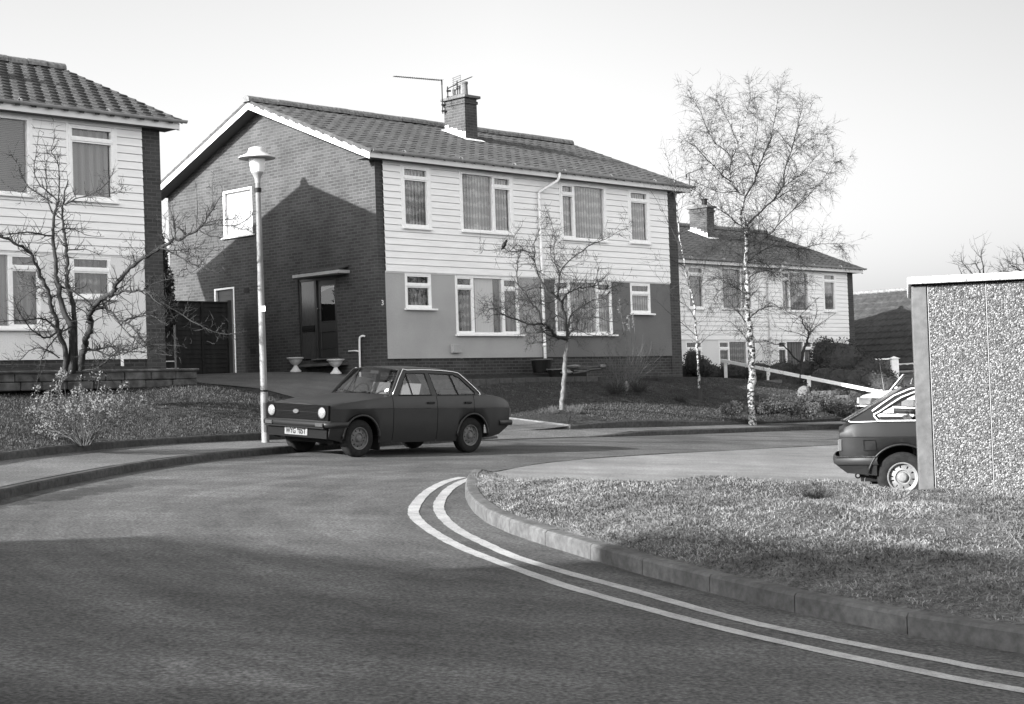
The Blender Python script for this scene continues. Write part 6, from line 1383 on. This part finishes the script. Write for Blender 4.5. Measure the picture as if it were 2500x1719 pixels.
bush('evergreen_shrub', 'dark loose shrub close against the left foot of the far house', at(1693, 885, 50.5), [(0, 0, 0, .35, .3, .45), (.3, 0, -.2, .3, .3, .4)], 700, .06, M['leaf'], 122)
# climber on the rear corner of the left house
t_ = at(432, 600, 33); bush('climbing_plant', 'dark ivy growing up the back corner of the left house beside the sky gap', at(415, 735, 37), [(-.28, .1, 1.35, .14, .3, .35), (-.22, 0, .95, .18, .3, .42), (-.15, 0, .4, .24, .3, .5), (-.12, 0, -.25, .26, .3, .6), (-.36, .1, 1.62, .10, .2, .25), (-.5, .2, .0, .45, .4, 1.2)], 900, .08, M['leaf'], 123, None, True, 'climber')
# low shrubs round the birch
R_ = random.Random(9); k = 0
def twiggy(name, label, c, w, h, n, mat, seed, tips=None, tipm=None, tipn=0, tipsz=.03, lean=.5, r=.006, droop=0, cat='shrub', group=None):
    R_ = random.Random(seed); B = Vector(c); t = thing(name, label, cat, B, 0, group); mb = MB(); tp = MB()
    for _ in range(n):
        a = R_.uniform(0, 6.283); l = R_.random()**.6*lean; d = Vector((math.cos(a)*l, math.sin(a)*l, 1)).normalized(); s = Vector((math.cos(a), math.sin(a), 0))*R_.uniform(0, w*.25)
        q = twig(mb, s, d, h*R_.uniform(.55, 1.05), r, R_, droop, .25, 6)
        for _2 in range(R_.randint(1, 3)):
            j = R_.randint(2, 5); q2 = twig(mb, q[j], rdir(R_, q[min(j+1, 6)]-q[j], .45), h*R_.uniform(.12, .35), r*.6, R_, 0, .25, 3)
            if tips: leafball(tp, q2[-1], tipsz, tipsz, tipsz, tipn, tipsz*.55, R_, .9)
        if tips: leafball(tp, q[-1], tipsz*1.3, tipsz*1.3, tipsz*1.3, tipn, tipsz*.6, R_, .9)
    mb.build('stems', mat, t, fix=False)
    if tips: tp.build(tips, tipm, t, fix=False)
    return t
twiggy('silver_shrub', 'open shrub with pale fluffy flower heads on the left lawn edge', at(207, 1088, 22), .5, 1.02, 62, M['stem'], 201, 'flower_heads', M['silver'], 30, .058, .95, .006)
for i, (px, py, Y, w, h, lab) in enumerate(((1900, 1010, 37.3, .8, .42, 'low leafy shrub just right of the birch foot'), (1945, 1005, 37.8, .9, .50, 'low leafy shrub below the boulder'), (1995, 1003, 38.2, 1, .55, 'fuller low leafy shrub right of the boulder'), (2045, 1010, 38.6, .9, .45, 'low leafy shrub beside the nose of the white car'), (1865, 1012, 37.1, .5, .30, 'small leafy clump touching the birch foot'), (1790, 1012, 36.8, .6, .26, 'small leafy clump left of the birch foot'), (1970, 1020, 37.4, .9, .34, 'front leafy clump along the pavement edge'), (2075, 1022, 38.5, .5, .26, 'small leafy clump at the end of the bed by the white car'))):
    c = at(px, py, Y); t = twiggy('low_shrub', lab, c, w, h, 60, M['twig'], 210+i, 'leaves', M['leaf_m'], 12, .075, 1.5, .005, group='low leafy shrubs round the birch')
for i, (px, py, Y, lab) in enumerate(((1660, 985, 38.3, 'small tufted plant on the middle lawn left of the sapling'), (1500, 962, 37.0, 'dense low tuft at the foot of the tall dry reeds'), (1560, 958, 37.5, 'low tuft on the right of the tall dry reeds'), (1403, 1012, 34.0, 'grassy tuft at the foot of the small round-headed tree'), (1345, 1016, 33.8, 'thin grassy tuft left of the small tree trunk'))):
    twiggy('tufted_plant', lab, at(px, py, Y), .5, .26+.14*(i in (1, 2)), 90, M['stem'] if i > 2 else M['twig'], 240+i, None, None, 0, 0, 1.2, .004)
# tall dry reeds
t = twiggy('tall_dry_reeds', 'tall pale dry reeds and tangled stems against the right half of the middle house', at(1520, 952, 37.8), 1.1, 1.25, 110, M['stem'], 251, None, None, 0, 0, .9, .005)
R_ = random.Random(4); B = Vector(t.location); mb = MB(-B); pl = MB(-B)
for (x0, y0, x1, y1) in ((1536, 950, 1510, 732), (1540, 940, 1522, 790), (1545, 935, 1533, 775), (1552, 940, 1545, 770), (1530, 930, 1502, 850), (1560, 880, 1555, 862), (1500, 940, 1478, 840), (1512, 940, 1498, 830)):
    mb.tube(smooth_path([at(x0, y0, 37.8), at((x0+x1)/2+5, (y0+y1)/2, 37.8), at(x1, y1, 37.9)], 3), .006, 4)
    if y1 < 800:
        for q in range(4): leafball(pl, at(x1+1, y1+q*9, 37.9), .028, .028, .06, 22, .04, R_, .9)
mb.build('tall_stem', M['stem'], t, fix=False); pl.build('plume', M['silver'], t, fix=False)
twiggy('dried_flower_stems', 'thin dry stems with dark seed heads before the right pier of the middle house', at(1605, 930, 41.3), .9, 1.0, 14, M['twig'], 252, 'seed_heads', M['twig'], 8, .022, .5, .004)
twiggy('tufted_plant', 'dark weedy tuft standing up on the foreground verge', at(1985, 1225, 14.0), .15, .16, 120, M['twig'], 253, None, None, 0, 0, 1.3, .003)

# ------------------------------------------------------------------ blackbird
bp0 = at(1229.5, 606, 34.3); t = thing('blackbird', 'small black bird perched on a left branch of the small tree', 'bird', bp0); B = Vector((0, 0, 0))
mb = MB(); ax = Vector((.46, 0, .89)); pr = [(-.095, .006), (-.07, .012), (-.045, .024), (-.01, .040), (.03, .046), (.065, .040), (.088, .027), (.105, .030), (.125, .031), (.142, .022), (.152, .008), (.168, .002)]
c = Vector((0, 0, .045)); pts = [c+ax*a+Vector((.012*max(0, a-.08)/.07, 0, 0)) for a, b in pr]; mb.tube(pts, [b for a, b in pr], 12); mb.build('body', M['black'], t, smooth=True)
mb = MB(); mb.add([c+ax*(-.03)+Vector((-.01, -.02, 0)), c+ax*(-.03)+Vector((-.01, .02, 0)), c+ax*(-.15)+Vector((-.015, .016, 0)), c+ax*(-.15)+Vector((-.015, -.016, 0))], [(0, 1, 2, 3)]); mb.build('tail', M['black'], t)
mb = MB(); mb.tube([(.0, -.012, .03), (.004, -.012, -.01)], .003, 4); mb.tube([(.0, .012, .03), (.004, .012, -.01)], .003, 4); mb.build('legs', M['black'], t)

# ------------------------------------------------------------------ light, sky, camera
SD = Vector((-.765, -.54, .355)).normalized(); az = math.atan2(SD.x, SD.y); el = math.asin(SD.z)
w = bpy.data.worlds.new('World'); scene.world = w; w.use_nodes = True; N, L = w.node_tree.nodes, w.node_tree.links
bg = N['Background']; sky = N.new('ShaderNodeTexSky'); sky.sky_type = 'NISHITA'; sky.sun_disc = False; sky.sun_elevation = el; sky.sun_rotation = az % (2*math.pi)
sky.air_density = 1.0; sky.dust_density = 3.0; sky.ozone_density = 1.0; sky.altitude = 50
bw = N.new('ShaderNodeRGBToBW'); L.new(sky.outputs[0], bw.inputs[0]); 
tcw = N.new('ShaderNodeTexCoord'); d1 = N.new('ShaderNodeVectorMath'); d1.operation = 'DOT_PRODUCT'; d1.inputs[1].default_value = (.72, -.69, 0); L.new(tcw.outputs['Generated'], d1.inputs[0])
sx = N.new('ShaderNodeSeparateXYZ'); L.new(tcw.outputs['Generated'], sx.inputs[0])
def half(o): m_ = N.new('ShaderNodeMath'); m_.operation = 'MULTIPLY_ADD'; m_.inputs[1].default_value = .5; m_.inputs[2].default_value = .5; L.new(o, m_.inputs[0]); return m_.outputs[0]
ra_ = ramp(N, [(.0, .44), (.28, .44), (.5, .50), (.75, .82), (1.0, 1.15)]); L.new(half(d1.outputs['Value']), ra_.inputs[0])     # sky brightness raised where the house fronts face, added to fill their shade
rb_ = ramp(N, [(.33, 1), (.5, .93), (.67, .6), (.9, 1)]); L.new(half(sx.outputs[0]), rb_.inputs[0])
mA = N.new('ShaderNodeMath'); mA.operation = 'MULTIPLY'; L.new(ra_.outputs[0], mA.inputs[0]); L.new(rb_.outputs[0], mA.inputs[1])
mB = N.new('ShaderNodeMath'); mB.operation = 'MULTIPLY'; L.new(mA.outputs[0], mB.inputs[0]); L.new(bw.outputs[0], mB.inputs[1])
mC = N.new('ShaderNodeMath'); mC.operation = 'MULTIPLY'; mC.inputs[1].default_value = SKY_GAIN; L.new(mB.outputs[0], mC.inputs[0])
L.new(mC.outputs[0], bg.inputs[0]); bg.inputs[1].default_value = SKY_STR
sl = bpy.data.lights.new('sun', 'SUN'); sl.energy = SUN_STR; sl.angle = math.radians(.55); so = bpy.data.objects.new('sun', sl); COL.objects.link(so)
so.rotation_euler = SD.to_track_quat('Z', 'Y').to_euler(); so.location = SD*60
cam = bpy.data.cameras.new('camera'); cam.sensor_fit = 'HORIZONTAL'; cam.sensor_width = 36; cam.lens = 36*FPX/2500; cam.clip_start = .1; cam.clip_end = 4000
co = bpy.data.objects.new('camera', cam); COL.objects.link(co)
co.matrix_world = Matrix(((RGT.x, UPV.x, -FWD.x, 0), (RGT.y, UPV.y, -FWD.y, 0), (RGT.z, UPV.z, -FWD.z, 0), (0, 0, 0, 1))); scene.camera = co
scene.render.engine = 'CYCLES'; scene.view_settings.view_transform = 'Standard'; scene.view_settings.look = 'None'; scene.view_settings.gamma = 1; scene.view_settings.exposure = EXPO
scene.cycles.max_bounces = 6; scene.cycles.transparent_max_bounces = 12
